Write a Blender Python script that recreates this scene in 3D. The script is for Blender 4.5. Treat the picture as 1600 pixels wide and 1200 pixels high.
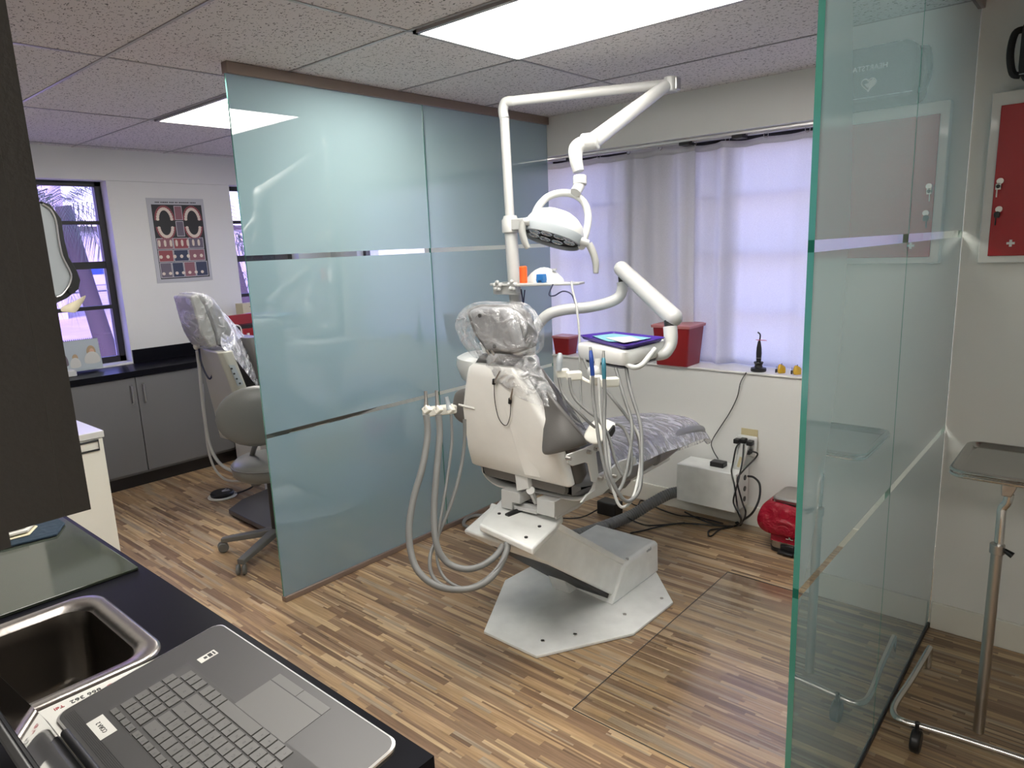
import bpy, bmesh, math, random
from mathutils import Vector, Matrix, noise
random.seed(7)
for o in list(bpy.data.objects): bpy.data.objects.remove(o)
SC = bpy.context.scene; COL = SC.collection
PI = math.pi
def V(*a): return Vector(a if len(a) > 1 else a[0])

# ------------------------------------------------------------------ camera
YAW, PITCH, ROLL, FPX = -.7201, .1989, -.0398, 1086.3
CAMP = V(0, 0, 1.63)
cy, sy, cp, sp, cr, sr = math.cos(YAW), math.sin(YAW), math.cos(PITCH), math.sin(PITCH), math.cos(ROLL), math.sin(ROLL)
FW = V(sy*cp, cy*cp, -sp); R0 = V(cy, -sy, 0); U0 = R0.cross(FW)
RT = R0*cr + U0*sr; UP = U0*cr - R0*sr
cam = bpy.data.cameras.new('camera'); camo = bpy.data.objects.new('camera', cam); COL.objects.link(camo)
camo.matrix_world = Matrix(((RT.x, UP.x, -FW.x, CAMP.x), (RT.y, UP.y, -FW.y, CAMP.y), (RT.z, UP.z, -FW.z, CAMP.z), (0, 0, 0, 1)))
cam.sensor_width = 36; cam.lens = 36*FPX/1600; cam.clip_start = .01; cam.clip_end = 200
SC.camera = camo
def P(x, y, X=None, Y=None, Z=None, D=None):
    """measured point of the photograph, put at a known plane of the room (X, Y, Z) or distance D"""
    d = RT*((x-800)/FPX) - UP*((y-600)/FPX) + FW
    if X is not None: t = X/d.x
    elif Y is not None: t = Y/d.y
    elif Z is not None: t = (Z-1.63)/d.z
    else: t = D
    return CAMP + d*t

# ------------------------------------------------------------------ world, sun, exposure
W = bpy.data.worlds.new('world'); SC.world = W; W.use_nodes = True
nt = W.node_tree; nt.nodes.clear()
sky = nt.nodes.new('ShaderNodeTexSky'); sky.sky_type = 'NISHITA'; sky.sun_disc = False
sky.sun_elevation = math.radians(55); sky.sun_rotation = math.radians(120); sky.dust_density = 2
bg = nt.nodes.new('ShaderNodeBackground'); bg.inputs[1].default_value = .82
out = nt.nodes.new('ShaderNodeOutputWorld')
nt.links.new(sky.outputs[0], bg.inputs[0]); nt.links.new(bg.outputs[0], out.inputs[0])
sun = bpy.data.lights.new('sun', 'SUN'); sun.energy = 3.0; sun.angle = .02; sun.color = (1, .95, .88)
suno = bpy.data.objects.new('sun', sun); COL.objects.link(suno)
suno.rotation_euler = V(-.9, .55, -1.3).to_track_quat('-Z', 'Y').to_euler()
SC.view_settings.view_transform = 'Standard'; SC.view_settings.look = 'None'
SC.view_settings.gamma = 1; SC.view_settings.use_curve_mapping = False
SC.view_settings.exposure = 0.74
LAMP = 10.5            # radiance of the ceiling light diffusers

# ------------------------------------------------------------------ materials
MATS = {}
def mat(name, col, rough=.5, metal=0, bump=0, bscale=60, coat=0, var=0, vscale=5, **kw):
    if name in MATS: return MATS[name]
    m = bpy.data.materials.new(name); m.use_nodes = True; n = m.node_tree; b = n.nodes['Principled BSDF']
    b.inputs['Base Color'].default_value = (*col, 1); b.inputs['Roughness'].default_value = rough
    b.inputs['Metallic'].default_value = metal
    if coat: b.inputs['Coat Weight'].default_value = coat; b.inputs['Coat Roughness'].default_value = .05
    for k, v in kw.items(): b.inputs[k.replace('_', ' ')].default_value = v
    tc = n.nodes.new('ShaderNodeTexCoord')
    if var:
        t = n.nodes.new('ShaderNodeTexNoise'); t.inputs['Scale'].default_value = vscale; t.inputs['Detail'].default_value = 6
        n.links.new(tc.outputs['Object'], t.inputs['Vector'])
        r = n.nodes.new('ShaderNodeMapRange'); r.inputs[1].default_value = .3; r.inputs[2].default_value = .7
        r.inputs[3].default_value = 1-var; r.inputs[4].default_value = 1+var*.5
        n.links.new(t.outputs[0], r.inputs[0])
        mx = n.nodes.new('ShaderNodeVectorMath'); mx.operation = 'SCALE'; mx.inputs[0].default_value = col
        n.links.new(r.outputs[0], mx.inputs['Scale']); n.links.new(mx.outputs[0], b.inputs['Base Color'])
    if bump:
        t = n.nodes.new('ShaderNodeTexNoise'); t.inputs['Scale'].default_value = bscale; t.inputs['Detail'].default_value = 4
        n.links.new(tc.outputs['Object'], t.inputs['Vector'])
        u = n.nodes.new('ShaderNodeBump'); u.inputs['Strength'].default_value = bump; u.inputs['Distance'].default_value = .01
        n.links.new(t.outputs[0], u.inputs['Height']); n.links.new(u.outputs[0], b.inputs['Normal'])
    MATS[name] = m; return m
def nodemat(name):
    m = bpy.data.materials.new(name); m.use_nodes = True; m.node_tree.nodes.clear(); MATS[name] = m
    t = m.node_tree; o = t.nodes.new('ShaderNodeOutputMaterial'); return m, t, o
def N(t, kind, **kw):
    n = t.nodes.new('ShaderNode'+kind)
    for k, v in kw.items():
        if k.startswith('i_'): n.inputs[int(k[2:]) if k[2:].isdigit() else k[2:].replace('_', ' ')].default_value = v
        else: setattr(n, k, v)
    return n

WALL = mat('wall_paint', (.74, .73, .70), .6, bump=.05, bscale=180, var=.03, vscale=2)
WALL2 = mat('beam_paint', (.60, .59, .565), .65, bump=.05, bscale=180)
TRIM = mat('baseboard_paint', (.72, .70, .63), .4)
WHITE = mat('white_enamel', (.64, .64, .62), .28, coat=.3)
CHAIRW = mat('chair_white', (.87, .86, .82), .33, bump=.04, bscale=120, var=.04, vscale=9)
CREAM = mat('cream_plastic', (.78, .76, .68), .35)
OLDW = mat('base_enamel', (.84, .845, .82), .38, var=.07, vscale=14)
DGREY = mat('grey_upholstery', (.105, .10, .095), .42, bump=.08, bscale=300)
MGREY = mat('mid_grey_vinyl', (.21, .21, .215), .4, bump=.05, bscale=200)
STOOLG = mat('stool_vinyl', (.135, .135, .125), .33, bump=.04, bscale=200)
TUBE = mat('grey_tube', (.20, .20, .195), .45)
TUBEL = mat('light_grey_tube', (.48, .48, .46), .4)
BLACK = mat('black_plastic', (.012, .012, .013), .38)
BLACKM = mat('black_metal', (.018, .016, .017), .45)
CHROME = mat('chrome', (.62, .61, .59), .16, 1)
STEEL = mat('brushed_steel', (.50, .475, .45), .30, 1, bump=.03, bscale=90)
TSTEEL = mat('tray_steel', (.46, .45, .43), .24, 1)
ALU = mat('aluminium', (.55, .54, .53), .35, 1)
BRONZE = mat('bronze_rail', (.30, .235, .20), .40, .6)
COUNTER = mat('black_counter', (.008, .008, .011), .30, Specular_IOR_Level=.05)
CABG = mat('grey_laminate', (.155, .155, .158), .45)
CABD = mat('dark_laminate', (.017, .0145, .012), .5, bump=.08, bscale=200)
SILL = mat('sill_stone', (.80, .78, .76), .35, var=.08, vscale=20)
RED = mat('red_enamel', (.36, .006, .012), .32)
REDB = mat('red_bin', (.24, .008, .012), .3)
REDL = mat('clear_red_lid', (.50, .18, .18), .25)
BAGB = mat('black_nylon', (.012, .012, .013), .75, bump=.4, bscale=500)
LOGO = mat('white_print', (.75, .75, .75), .6)
INK = mat('black_ink', (.03, .03, .03), .6)
ORANGE = mat('orange_plastic', (.95, .12, .02), .4)
BLUE = mat('blue_plastic', (.02, .16, .45), .35)
BLUED = mat('deep_blue_plastic', (.012, .05, .26), .3)
TEAL = mat('teal_plastic', (.03, .16, .22), .35)
PURPLE = mat('purple_tray', (.060, .024, .26), .3)
CYAN = mat('cyan_paper', (.19, .43, .50), .7)
PAPER = mat('white_paper', (.60, .59, .55), .8)
LAMPW = mat('lamp_white', (.50, .50, .485), .28, coat=.3)
HANDG = mat('handle_grey', (.36, .36, .34), .45)
NAVY = mat('navy_cord', (.012, .016, .05), .45)
PANM = mat('seat_pan_brown', (.15, .14, .13), .5)
DELIV = mat('delivery_white', (.84, .83, .80), .3, coat=.3)
ARMW = mat('arm_white', (.50, .50, .49), .32, coat=.3)
BEIGE = mat('beige_paper', (.62, .56, .40), .85)
IVORY = mat('ivory_plate', (.55, .47, .28), .45)
LAPT = mat('laptop_grey', (.062, .060, .060), .42, .35, bump=.01, bscale=400)
KEYM = mat('key_grey', (.105, .102, .097), .45)
STRIM = mat('silver_trim', (.80, .78, .76), .3, .6)
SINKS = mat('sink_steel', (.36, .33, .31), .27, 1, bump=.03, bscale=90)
SINKB = mat('sink_steel_dark_reflection', (.13, .115, .10), .30, 1, bump=.04, bscale=60)  # same metal as the rim; dark reflection of the surroundings put into the colour
KEYL = mat('key_letter', (.05, .05, .05), .6)
GLOSSB = mat('glossy_screen', (.006, .006, .007), .04, coat=1)
GASKET = mat('lamp_gasket', (.33, .36, .38), .45)
MIRR = mat('lamp_reflector', (.55, .56, .58), .12, 1)
SKIN = mat('skin_print', (.62, .38, .27), .8)
HAIR = mat('hair_print', (.42, .30, .18), .8)
SKYB = mat('calendar_sky', (.42, .47, .50), .8)
GRASS = mat('outdoor_ground', (.36, .34, .31), .9, var=.2, vscale=.7)
TRUNK = mat('palm_trunk', (.07, .06, .055), .9, bump=.3, bscale=6)
LEAF = mat('palm_leaf', (.06, .09, .05), .6)
BUSH = mat('bush_leaf', (.17, .22, .13), .7)
BRICKO = mat('orange_stucco', (.50, .12, .045), .8)
STUC = mat('white_stucco', (.50, .49, .47), .8)
CARW = mat('car_paint_silver', (.45, .46, .48), .4)
CARB = mat('car_paint_blue', (.05, .055, .08), .5)
GUM = mat('gum_pink', (.30, .075, .08), .5)
TOOTH = mat('tooth_cream', (.72, .62, .52), .5)
YELLOW = mat('yellow_lens', (.85, .52, .02), .12, coat=.5, Transmission_Weight=.35)
BLUEC = mat('blue_cloth', (.012, .028, .048), .9, bump=.5, bscale=60)
GREYP = mat('picture_grey', (.15, .125, .16), .6)
BLUEP = mat('picture_blue', (.045, .055, .10), .6)
PINKP = mat('picture_pink', (.27, .12, .14), .6)

# floor: narrow multi-tone wooden staves running along x
def schlick(t, f0, power=5):
    lw = N(t, 'LayerWeight', i_0=.5); pw = N(t, 'Math', operation='POWER'); pw.inputs[1].default_value = power; t.links.new(lw.outputs['Facing'], pw.inputs[0])
    mr = N(t, 'MapRange', i_1=0.0, i_2=1.0, i_3=f0, i_4=1.0); t.links.new(pw.outputs[0], mr.inputs[0]); return mr
def floor_mat():
    m, t, o = nodemat('stave_floor')
    tc = N(t, 'TexCoord'); sep = N(t, 'SeparateXYZ'); t.links.new(tc.outputs['Object'], sep.inputs[0])
    def math_(op, a, b=None, c=None):
        n = N(t, 'Math', operation=op)
        for i, q in enumerate((a, b, c)):
            if q is None: continue
            if isinstance(q, (int, float)): n.inputs[i].default_value = q
            else: t.links.new(q, n.inputs[i])
        return n.outputs[0]
    def staves(h, L, seed):
        row = math_('FLOOR', math_('DIVIDE', sep.outputs[1], h))
        wn = N(t, 'TexWhiteNoise', noise_dimensions='2D'); cv = N(t, 'CombineXYZ'); t.links.new(row, cv.inputs[0]); cv.inputs[1].default_value = seed
        t.links.new(cv.outputs[0], wn.inputs[0])
        u = math_('ADD', math_('DIVIDE', sep.outputs[0], L), math_('MULTIPLY', wn.outputs[0], 17.3))
        cell = math_('FLOOR', u)
        c2 = N(t, 'CombineXYZ'); t.links.new(cell, c2.inputs[0]); t.links.new(row, c2.inputs[1]); c2.inputs[2].default_value = seed
        w2 = N(t, 'TexWhiteNoise', noise_dimensions='3D'); t.links.new(c2.outputs[0], w2.inputs[0])
        return w2, math_('FRACT', math_('DIVIDE', sep.outputs[1], h)), math_('FRACT', u)
    a, fa, ua = staves(.030, .38, 1.0); b, fb, ub = staves(.0150, .30, 5.0); c, fc, uc = staves(.0075, .42, 9.0)
    use_b = math_('GREATER_THAN', math_('FRACT', math_('MULTIPLY', a.outputs[0], 7.7)), .38)
    use_c = math_('GREATER_THAN', math_('FRACT', math_('MULTIPLY', b.outputs[0], 9.1)), .55)
    def mixv(f, p, q):
        n = N(t, 'Mix', data_type='FLOAT'); t.links.new(f, n.inputs[0]); t.links.new(p, n.inputs[2]); t.links.new(q, n.inputs[3]); return n.outputs[0]
    val = mixv(use_b, a.outputs[0], mixv(use_c, b.outputs[0], c.outputs[0]))
    ramp = N(t, 'ValToRGB'); ramp.color_ramp.interpolation = 'CONSTANT'
    cols = [(.150, .096, .062), (.34, .245, .150), (.235, .172, .115), (.40, .31, .195), (.185, .125, .084), (.30, .215, .125), (.265, .225, .175), (.215, .150, .098), (.36, .285, .20), (.125, .082, .055), (.28, .195, .115)]
    el = ramp.color_ramp.elements
    while len(el) < len(cols): el.new(.5)
    for i, cc in enumerate(cols): el[i].position = i/len(cols); g_ = [cc[k]*(1.26, 1.16, 1.04)[k]*.88+(.30, .225, .155)[k]*.10 for k in range(3)]; el[i].color = (*g_, 1)
    t.links.new(val, ramp.inputs[0])
    mp = N(t, 'Mapping'); mp.inputs['Scale'].default_value = (3, 60, 1); t.links.new(tc.outputs['Object'], mp.inputs[0])
    g = N(t, 'TexNoise', i_Scale=2.0, i_Detail=8.0); t.links.new(mp.outputs[0], g.inputs['Vector'])
    g2 = N(t, 'TexNoise', i_Scale=1.6, i_Detail=3.0); t.links.new(tc.outputs['Object'], g2.inputs['Vector'])
    mr = N(t, 'MapRange', i_1=.25, i_2=.75, i_3=.72, i_4=1.28); t.links.new(g.outputs[0], mr.inputs[0])
    mr2 = N(t, 'MapRange', i_1=.3, i_2=.7, i_3=.9, i_4=1.1); t.links.new(g2.outputs[0], mr2.inputs[0])
    k = math_('MULTIPLY', mr.outputs[0], mr2.outputs[0])
    sc = N(t, 'VectorMath', operation='SCALE'); t.links.new(ramp.outputs[0], sc.inputs[0]); t.links.new(k, sc.inputs['Scale'])
    b_ = N(t, 'BsdfPrincipled', i_Roughness=.33); b_.inputs['Specular IOR Level'].default_value = .45
    t.links.new(sc.outputs[0], b_.inputs['Base Color'])
    bu = N(t, 'Bump', i_Strength=.15, i_Distance=.002); t.links.new(g.outputs[0], bu.inputs['Height']); t.links.new(bu.outputs[0], b_.inputs['Normal'])
    t.links.new(b_.outputs[0], o.inputs[0]); return m
FLOOR = floor_mat()
def ceil_mat():
    m, t, o = nodemat('fissured_ceiling_tile')
    tc = N(t, 'TexCoord')
    w = N(t, 'TexNoise', i_Scale=14.0, i_Detail=2.0); t.links.new(tc.outputs['Object'], w.inputs['Vector'])
    ad = N(t, 'VectorMath', operation='MULTIPLY_ADD'); ad.inputs[1].default_value = (.05, .05, .05)
    t.links.new(w.outputs['Color'], ad.inputs[0]); t.links.new(tc.outputs['Object'], ad.inputs[2])
    mp = N(t, 'Mapping'); mp.inputs['Rotation'].default_value = (0, 0, .6); mp.inputs['Scale'].default_value = (75, 170, 1); t.links.new(ad.outputs[0], mp.inputs[0])
    v = N(t, 'TexVoronoi', i_Scale=1.0); t.links.new(mp.outputs[0], v.inputs['Vector'])
    n2 = N(t, 'TexNoise', i_Scale=55.0, i_Detail=3.0); t.links.new(tc.outputs['Object'], n2.inputs['Vector'])
    a = N(t, 'Math', operation='LESS_THAN'); a.inputs[1].default_value = .36; t.links.new(v.outputs['Distance'], a.inputs[0])
    b = N(t, 'Math', operation='GREATER_THAN'); b.inputs[1].default_value = .52; t.links.new(n2.outputs[0], b.inputs[0])
    mu = N(t, 'Math', operation='MULTIPLY'); t.links.new(a.outputs[0], mu.inputs[0]); t.links.new(b.outputs[0], mu.inputs[1])
    mx = N(t, 'Mix', data_type='RGBA'); mx.inputs[6].default_value = (.66, .62, .61, 1); mx.inputs[7].default_value = (.11, .10, .10, 1)
    t.links.new(mu.outputs[0], mx.inputs[0])
    p = N(t, 'BsdfPrincipled', i_Roughness=.95); t.links.new(mx.outputs[2], p.inputs['Base Color'])
    bu = N(t, 'Bump', i_Strength=.6, i_Distance=.003, invert=True); t.links.new(mu.outputs[0], bu.inputs['Height']); t.links.new(bu.outputs[0], p.inputs['Normal'])
    t.links.new(p.outputs[0], o.inputs[0]); return m
CEIL = ceil_mat()
TBAR = mat('ceiling_grid_metal', (.34, .32, .32), .3, .3)
def frost_mat():
    m, t, o = nodemat('frosted_film_glass')
    tc = N(t, 'TexCoord'); n = N(t, 'TexNoise', i_Scale=2.5, i_Detail=5.0); t.links.new(tc.outputs['Object'], n.inputs['Vector'])
    mx = N(t, 'Mix', data_type='RGBA'); mx.inputs[6].default_value = (.12, .215, .225, 1); mx.inputs[7].default_value = (.15, .25, .265, 1); t.links.new(n.outputs[0], mx.inputs[0])
    d = N(t, 'BsdfDiffuse'); t.links.new(mx.outputs[2], d.inputs[0])
    tr = N(t, 'BsdfTranslucent'); tr.inputs[0].default_value = (.42, .56, .575, 1)
    s = N(t, 'MixShader'); s.inputs[0].default_value = .54; t.links.new(d.outputs[0], s.inputs[1]); t.links.new(tr.outputs[0], s.inputs[2])
    g = N(t, 'BsdfGlossy', i_Roughness=.0); fr = schlick(t, .13, 2.1)
    s3 = N(t, 'MixShader'); t.links.new(fr.outputs[0], s3.inputs[0]); t.links.new(s.outputs[0], s3.inputs[1]); t.links.new(g.outputs[0], s3.inputs[2])
    t.links.new(s3.outputs[0], o.inputs[0]); return m
def clear_mat(name, tint, ior=.05, rough=.0, gl=(1, 1, 1)):
    m, t, o = nodemat(name)
    tp = N(t, 'BsdfTransparent'); tp.inputs[0].default_value = (*tint, 1)
    g = N(t, 'BsdfGlossy', i_Roughness=rough); g.inputs[0].default_value = (*gl, 1); fr = schlick(t, ior)
    s = N(t, 'MixShader'); t.links.new(fr.outputs[0], s.inputs[0]); t.links.new(tp.outputs[0], s.inputs[1]); t.links.new(g.outputs[0], s.inputs[2])
    t.links.new(s.outputs[0], o.inputs[0]); return m
FROST = frost_mat()
CLEAR = clear_mat('clear_glass', (.92, .98, .95), .06)
CLEARB = clear_mat('clear_glass_inner', (.97, .99, .98), .0)
WINT = clear_mat('tinted_window_glass', (.68, .59, .88), .03)
WINTB = clear_mat('lightly_tinted_window_glass', (.86, .79, .94), .03)
MATC = clear_mat('clear_vinyl_mat', (.96, .96, .95), .05, .16)
BOARD = mat('smoked_glass_board', (.045, .052, .040), .08)
GEDGE = mat('green_glass_edge', (.055, .26, .20), .2, Transmission_Weight=.2, coat=.5)
GEDGED = mat('dark_green_glass_edge', (.01, .10, .07), .2)
def wrap_mat(name, op, col=(.84, .84, .87)):
    m, t, o = nodemat(name)
    tc = N(t, 'TexCoord'); mp = N(t, 'Mapping'); mp.inputs['Scale'].default_value = (9, 22, 14); mp.inputs['Rotation'].default_value = (.4, .3, .9); t.links.new(tc.outputs['Object'], mp.inputs[0])
    n = N(t, 'TexNoise', i_Scale=1.0, i_Detail=7.0, i_Distortion=1.6); t.links.new(mp.outputs[0], n.inputs['Vector'])
    bu = N(t, 'Bump', i_Strength=1.0, i_Distance=.03); t.links.new(n.outputs[0], bu.inputs['Height'])
    d = N(t, 'BsdfDiffuse'); d.inputs[0].default_value = (*col, 1); g = N(t, 'BsdfGlossy', i_Roughness=.12)
    t.links.new(bu.outputs[0], d.inputs['Normal']); t.links.new(bu.outputs[0], g.inputs['Normal'])
    s = N(t, 'MixShader'); s.inputs[0].default_value = .45; t.links.new(d.outputs[0], s.inputs[1]); t.links.new(g.outputs[0], s.inputs[2])
    tp = N(t, 'BsdfTransparent'); s2 = N(t, 'MixShader')
    mr = N(t, 'MapRange', i_1=.44, i_2=.64, i_3=op*.4, i_4=min(1, op*2.0)); t.links.new(n.outputs[0], mr.inputs[0])
    t.links.new(mr.outputs[0], s2.inputs[0]); t.links.new(tp.outputs[0], s2.inputs[1]); t.links.new(s.outputs[0], s2.inputs[2])
    t.links.new(s2.outputs[0], o.inputs[0]); return m
WRAP = wrap_mat('clear_plastic_wrap', .25)
WRAPT = wrap_mat('milky_plastic_wrap', .9, (.82, .81, .88))
def curtain_mat():
    m, t, o = nodemat('white_curtain_cloth')
    tc = N(t, 'TexCoord'); mp = N(t, 'Mapping'); mp.inputs['Scale'].default_value = (260, 260, 260); t.links.new(tc.outputs['Object'], mp.inputs[0])
    n = N(t, 'TexNoise', i_Scale=1.0, i_Detail=2.0); t.links.new(mp.outputs[0], n.inputs['Vector'])
    mr = N(t, 'MapRange', i_1=.3, i_2=.7, i_3=.90, i_4=1.0); t.links.new(n.outputs[0], mr.inputs[0])
    sc = N(t, 'VectorMath', operation='SCALE'); sc.inputs[0].default_value = (.88, .87, .885); t.links.new(mr.outputs[0], sc.inputs['Scale'])
    d = N(t, 'BsdfDiffuse'); tr = N(t, 'BsdfTranslucent'); t.links.new(sc.outputs[0], d.inputs[0]); t.links.new(sc.outputs[0], tr.inputs[0])
    s = N(t, 'MixShader'); s.inputs[0].default_value = .6; t.links.new(d.outputs[0], s.inputs[1]); t.links.new(tr.outputs[0], s.inputs[2])
    tp = N(t, 'BsdfTransparent'); s2 = N(t, 'MixShader'); s2.inputs[0].default_value = .10; t.links.new(s.outputs[0], s2.inputs[1]); t.links.new(tp.outputs[0], s2.inputs[2])
    t.links.new(s2.outputs[0], o.inputs[0]); return m
CURT = curtain_mat()
def bag_mat():
    m, t, o = nodemat('red_plastic_bag')
    tc = N(t, 'TexCoord'); n = N(t, 'TexNoise', i_Scale=13.0, i_Detail=6.0, i_Distortion=1.2); t.links.new(tc.outputs['Object'], n.inputs['Vector'])
    bu = N(t, 'Bump', i_Strength=1.0, i_Distance=.035); t.links.new(n.outputs[0], bu.inputs['Height'])
    p = N(t, 'BsdfPrincipled', i_Roughness=.22); p.inputs['Base Color'].default_value = (.42, .008, .03, 1); t.links.new(bu.outputs[0], p.inputs['Normal'])
    tr = N(t, 'BsdfTranslucent'); tr.inputs[0].default_value = (.75, .02, .06, 1); s = N(t, 'MixShader'); s.inputs[0].default_value = .22
    t.links.new(p.outputs[0], s.inputs[1]); t.links.new(tr.outputs[0], s.inputs[2]); t.links.new(s.outputs[0], o.inputs[0]); return m
RBAG = bag_mat()
def lamp_mat():
    m, t, o = nodemat('light_diffuser')
    tc = N(t, 'TexCoord'); sp_ = N(t, 'SeparateXYZ'); t.links.new(tc.outputs['Object'], sp_.inputs[0])
    w = N(t, 'Math', operation='SINE'); k = N(t, 'Math', operation='MULTIPLY'); k.inputs[1].default_value = 2*PI/.29
    t.links.new(sp_.outputs[1], k.inputs[0]); t.links.new(k.outputs[0], w.inputs[0])
    mr = N(t, 'MapRange', i_1=-1.0, i_2=1.0, i_3=LAMP*.93, i_4=LAMP*1.07); t.links.new(w.outputs[0], mr.inputs[0])
    e = N(t, 'Emission'); e.inputs[0].default_value = (1, .965, .905, 1); t.links.new(mr.outputs[0], e.inputs[1]); t.links.new(e.outputs[0], o.inputs[0]); return m
LIGHT = lamp_mat()

# ------------------------------------------------------------------ mesh helpers
class MB:
    def __init__(s): s.v = []; s.f = []; s.m = []
    def add(s, vs, fs, m=0):
        b = len(s.v); s.v += [Vector(p) for p in vs]; s.f += [tuple(b+i for i in f) for f in fs]; s.m += [m]*len(fs); return s
    def box(s, x0, x1, y0, y1, z0, z1, m=0):
        if x0 > x1: x0, x1 = x1, x0
        if y0 > y1: y0, y1 = y1, y0
        if z0 > z1: z0, z1 = z1, z0
        return s.add([(x, y, z) for z in (z0, z1) for y in (y0, y1) for x in (x0, x1)], [(0, 2, 3, 1), (4, 5, 7, 6), (0, 1, 5, 4), (2, 6, 7, 3), (0, 4, 6, 2), (1, 3, 7, 5)], m)
    def ob(s, c, h, R, m=0):
        c = Vector(c); a = [R.col[i] for i in range(3)] if isinstance(R, Matrix) else [Vector(q) for q in R]
        vs = [c + a[0]*h[0]*x + a[1]*h[1]*y + a[2]*h[2]*z for z in (-1, 1) for y in (-1, 1) for x in (-1, 1)]
        return s.add(vs, [(0, 2, 3, 1), (4, 5, 7, 6), (0, 1, 5, 4), (2, 6, 7, 3), (0, 4, 6, 2), (1, 3, 7, 5)], m)
    def prism(s, pts, vec, m=0):
        pts = [Vector(p) for p in pts]; vec = Vector(vec); n = len(pts)
        nr = sum(((pts[i]-pts[0]).cross(pts[(i+1) % n]-pts[0]) for i in range(n)), Vector())
        if nr.dot(vec) < 0: pts = pts[::-1]
        return s.add(pts+[p+vec for p in pts], [tuple(range(n))[::-1], tuple(range(n, 2*n))] + [(i, (i+1) % n, n+(i+1) % n, n+i) for i in range(n)], m)
    def loft(s, rings, cap=True, closed=True, m=0):
        k = len(rings[0]); vs = [p for r in rings for p in r]; fs = []
        for i in range(len(rings)-1):
            for j in range(k if closed else k-1):
                a, b = i*k+j, i*k+(j+1) % k; fs.append((a, b, b+k, a+k))
        if cap and closed: fs += [tuple(range(k))[::-1], tuple(range((len(rings)-1)*k, len(rings)*k))]
        return s.add(vs, fs, m)
    def tube(s, pts, r, seg=10, sm=6, closed=False, m=0, cap=True):
        pts = [Vector(p) for p in pts]
        rs = list(r) if isinstance(r, (list, tuple)) else [r]*len(pts)
        if sm > 1 and len(pts) > 2: pts, rs = smooth_path(pts, rs, sm, closed)
        n = len(pts); rings = []; up = None
        for i in range(n):
            t = (pts[(i+1) % n]-pts[i-1]) if closed else (pts[min(i+1, n-1)]-pts[max(i-1, 0)])
            if t.length < 1e-9: t = Vector((0, 0, 1))
            t.normalize()
            if up is None: up = t.orthogonal().normalized()
            up = (up - t*up.dot(t)); up = up.normalized() if up.length > 1e-6 else t.orthogonal().normalized()
            w = t.cross(up); rings.append([pts[i] + (up*math.cos(2*PI*j/seg) + w*math.sin(2*PI*j/seg))*rs[i] for j in range(seg)])
        if closed: rings.append(rings[0]); return s.loft(rings, False, m=m)
        return s.loft(rings, cap, m=m)
    def cyl(s, a, b, r0, r1=None, seg=24, m=0):
        return s.tube([a, b], [r0, r0 if r1 is None else r1], seg, 1, m=m)
    def lathe(s, prof, o, ax=(0, 0, 1), seg=32, m=0, sx=1, sy=1):
        ax = Vector(ax).normalized(); o = Vector(o); u = ax.orthogonal().normalized() if abs(ax.z) < .999 else Vector((1, 0, 0)); w = ax.cross(u)
        rings = [[o + ax*t + (u*math.cos(2*PI*j/seg)*sx + w*math.sin(2*PI*j/seg)*sy)*max(r, 1e-4) for j in range(seg)] for r, t in prof]
        return s.loft(rings, True, m=m)
    def ell(s, c, rad, R=None, seg=24, rg=12, m=0):
        c = Vector(c); R = R or Matrix.Identity(3); rings = []
        for i in range(rg+1):
            a = -PI/2 + PI*i/rg
            rings.append([c + R @ Vector((rad[0]*max(math.cos(a), .003)*math.cos(2*PI*j/seg), rad[1]*max(math.cos(a), .003)*math.sin(2*PI*j/seg), rad[2]*math.sin(a))) for j in range(seg)])
        return s.loft(rings, True, m=m)
    def torus(s, c, R_, r, ax, a0=0, a1=2*PI, seg=40, m=0, u=None):
        ax = Vector(ax).normalized(); u = Vector(u).normalized() if u else ax.orthogonal().normalized(); w = ax.cross(u)
        full = abs(a1-a0-2*PI) < 1e-4; n = seg if full else seg+1
        return s.tube([Vector(c) + (u*math.cos(a0+(a1-a0)*i/seg) + w*math.sin(a0+(a1-a0)*i/seg))*R_ for i in range(n)], r, 12, 1, closed=full, m=m)
    def grid(s, rows, m=0):
        k = len(rows[0]); return s.add([p for r in rows for p in r], [(i*k+j, i*k+j+1, (i+1)*k+j+1, (i+1)*k+j) for i in range(len(rows)-1) for j in range(k-1)], m)
def smooth_path(p, r, n, closed):
    q = []; rr = []; L = len(p)
    for i in range(L if closed else L-1):
        g = lambda k: p[k % L] if closed else p[min(max(k, 0), L-1)]
        h = lambda k: r[k % L] if closed else r[min(max(k, 0), L-1)]
        a, b, c, d = g(i-1), g(i), g(i+1), g(i+2)
        for j in range(n):
            t = j/n; q.append(.5*((2*b) + (c-a)*t + (2*a-5*b+4*c-d)*t*t + (3*b-a-3*c+d)*t**3)); rr.append(h(i)*(1-t)+h(i+1)*t)
    if not closed: q.append(p[-1]); rr.append(r[-1])
    return q, rr
def rrect(w, h, r, n=5):
    o = []
    for cx, cy_, a in ((w-r, h-r, 0), (-w+r, h-r, 90), (-w+r, -h+r, 180), (w-r, -h+r, 270)):
        for i in range(n+1): b = math.radians(a+90*i/n); o.append((cx+r*math.cos(b), cy_+r*math.sin(b)))
    return o
ORG = {}
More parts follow.
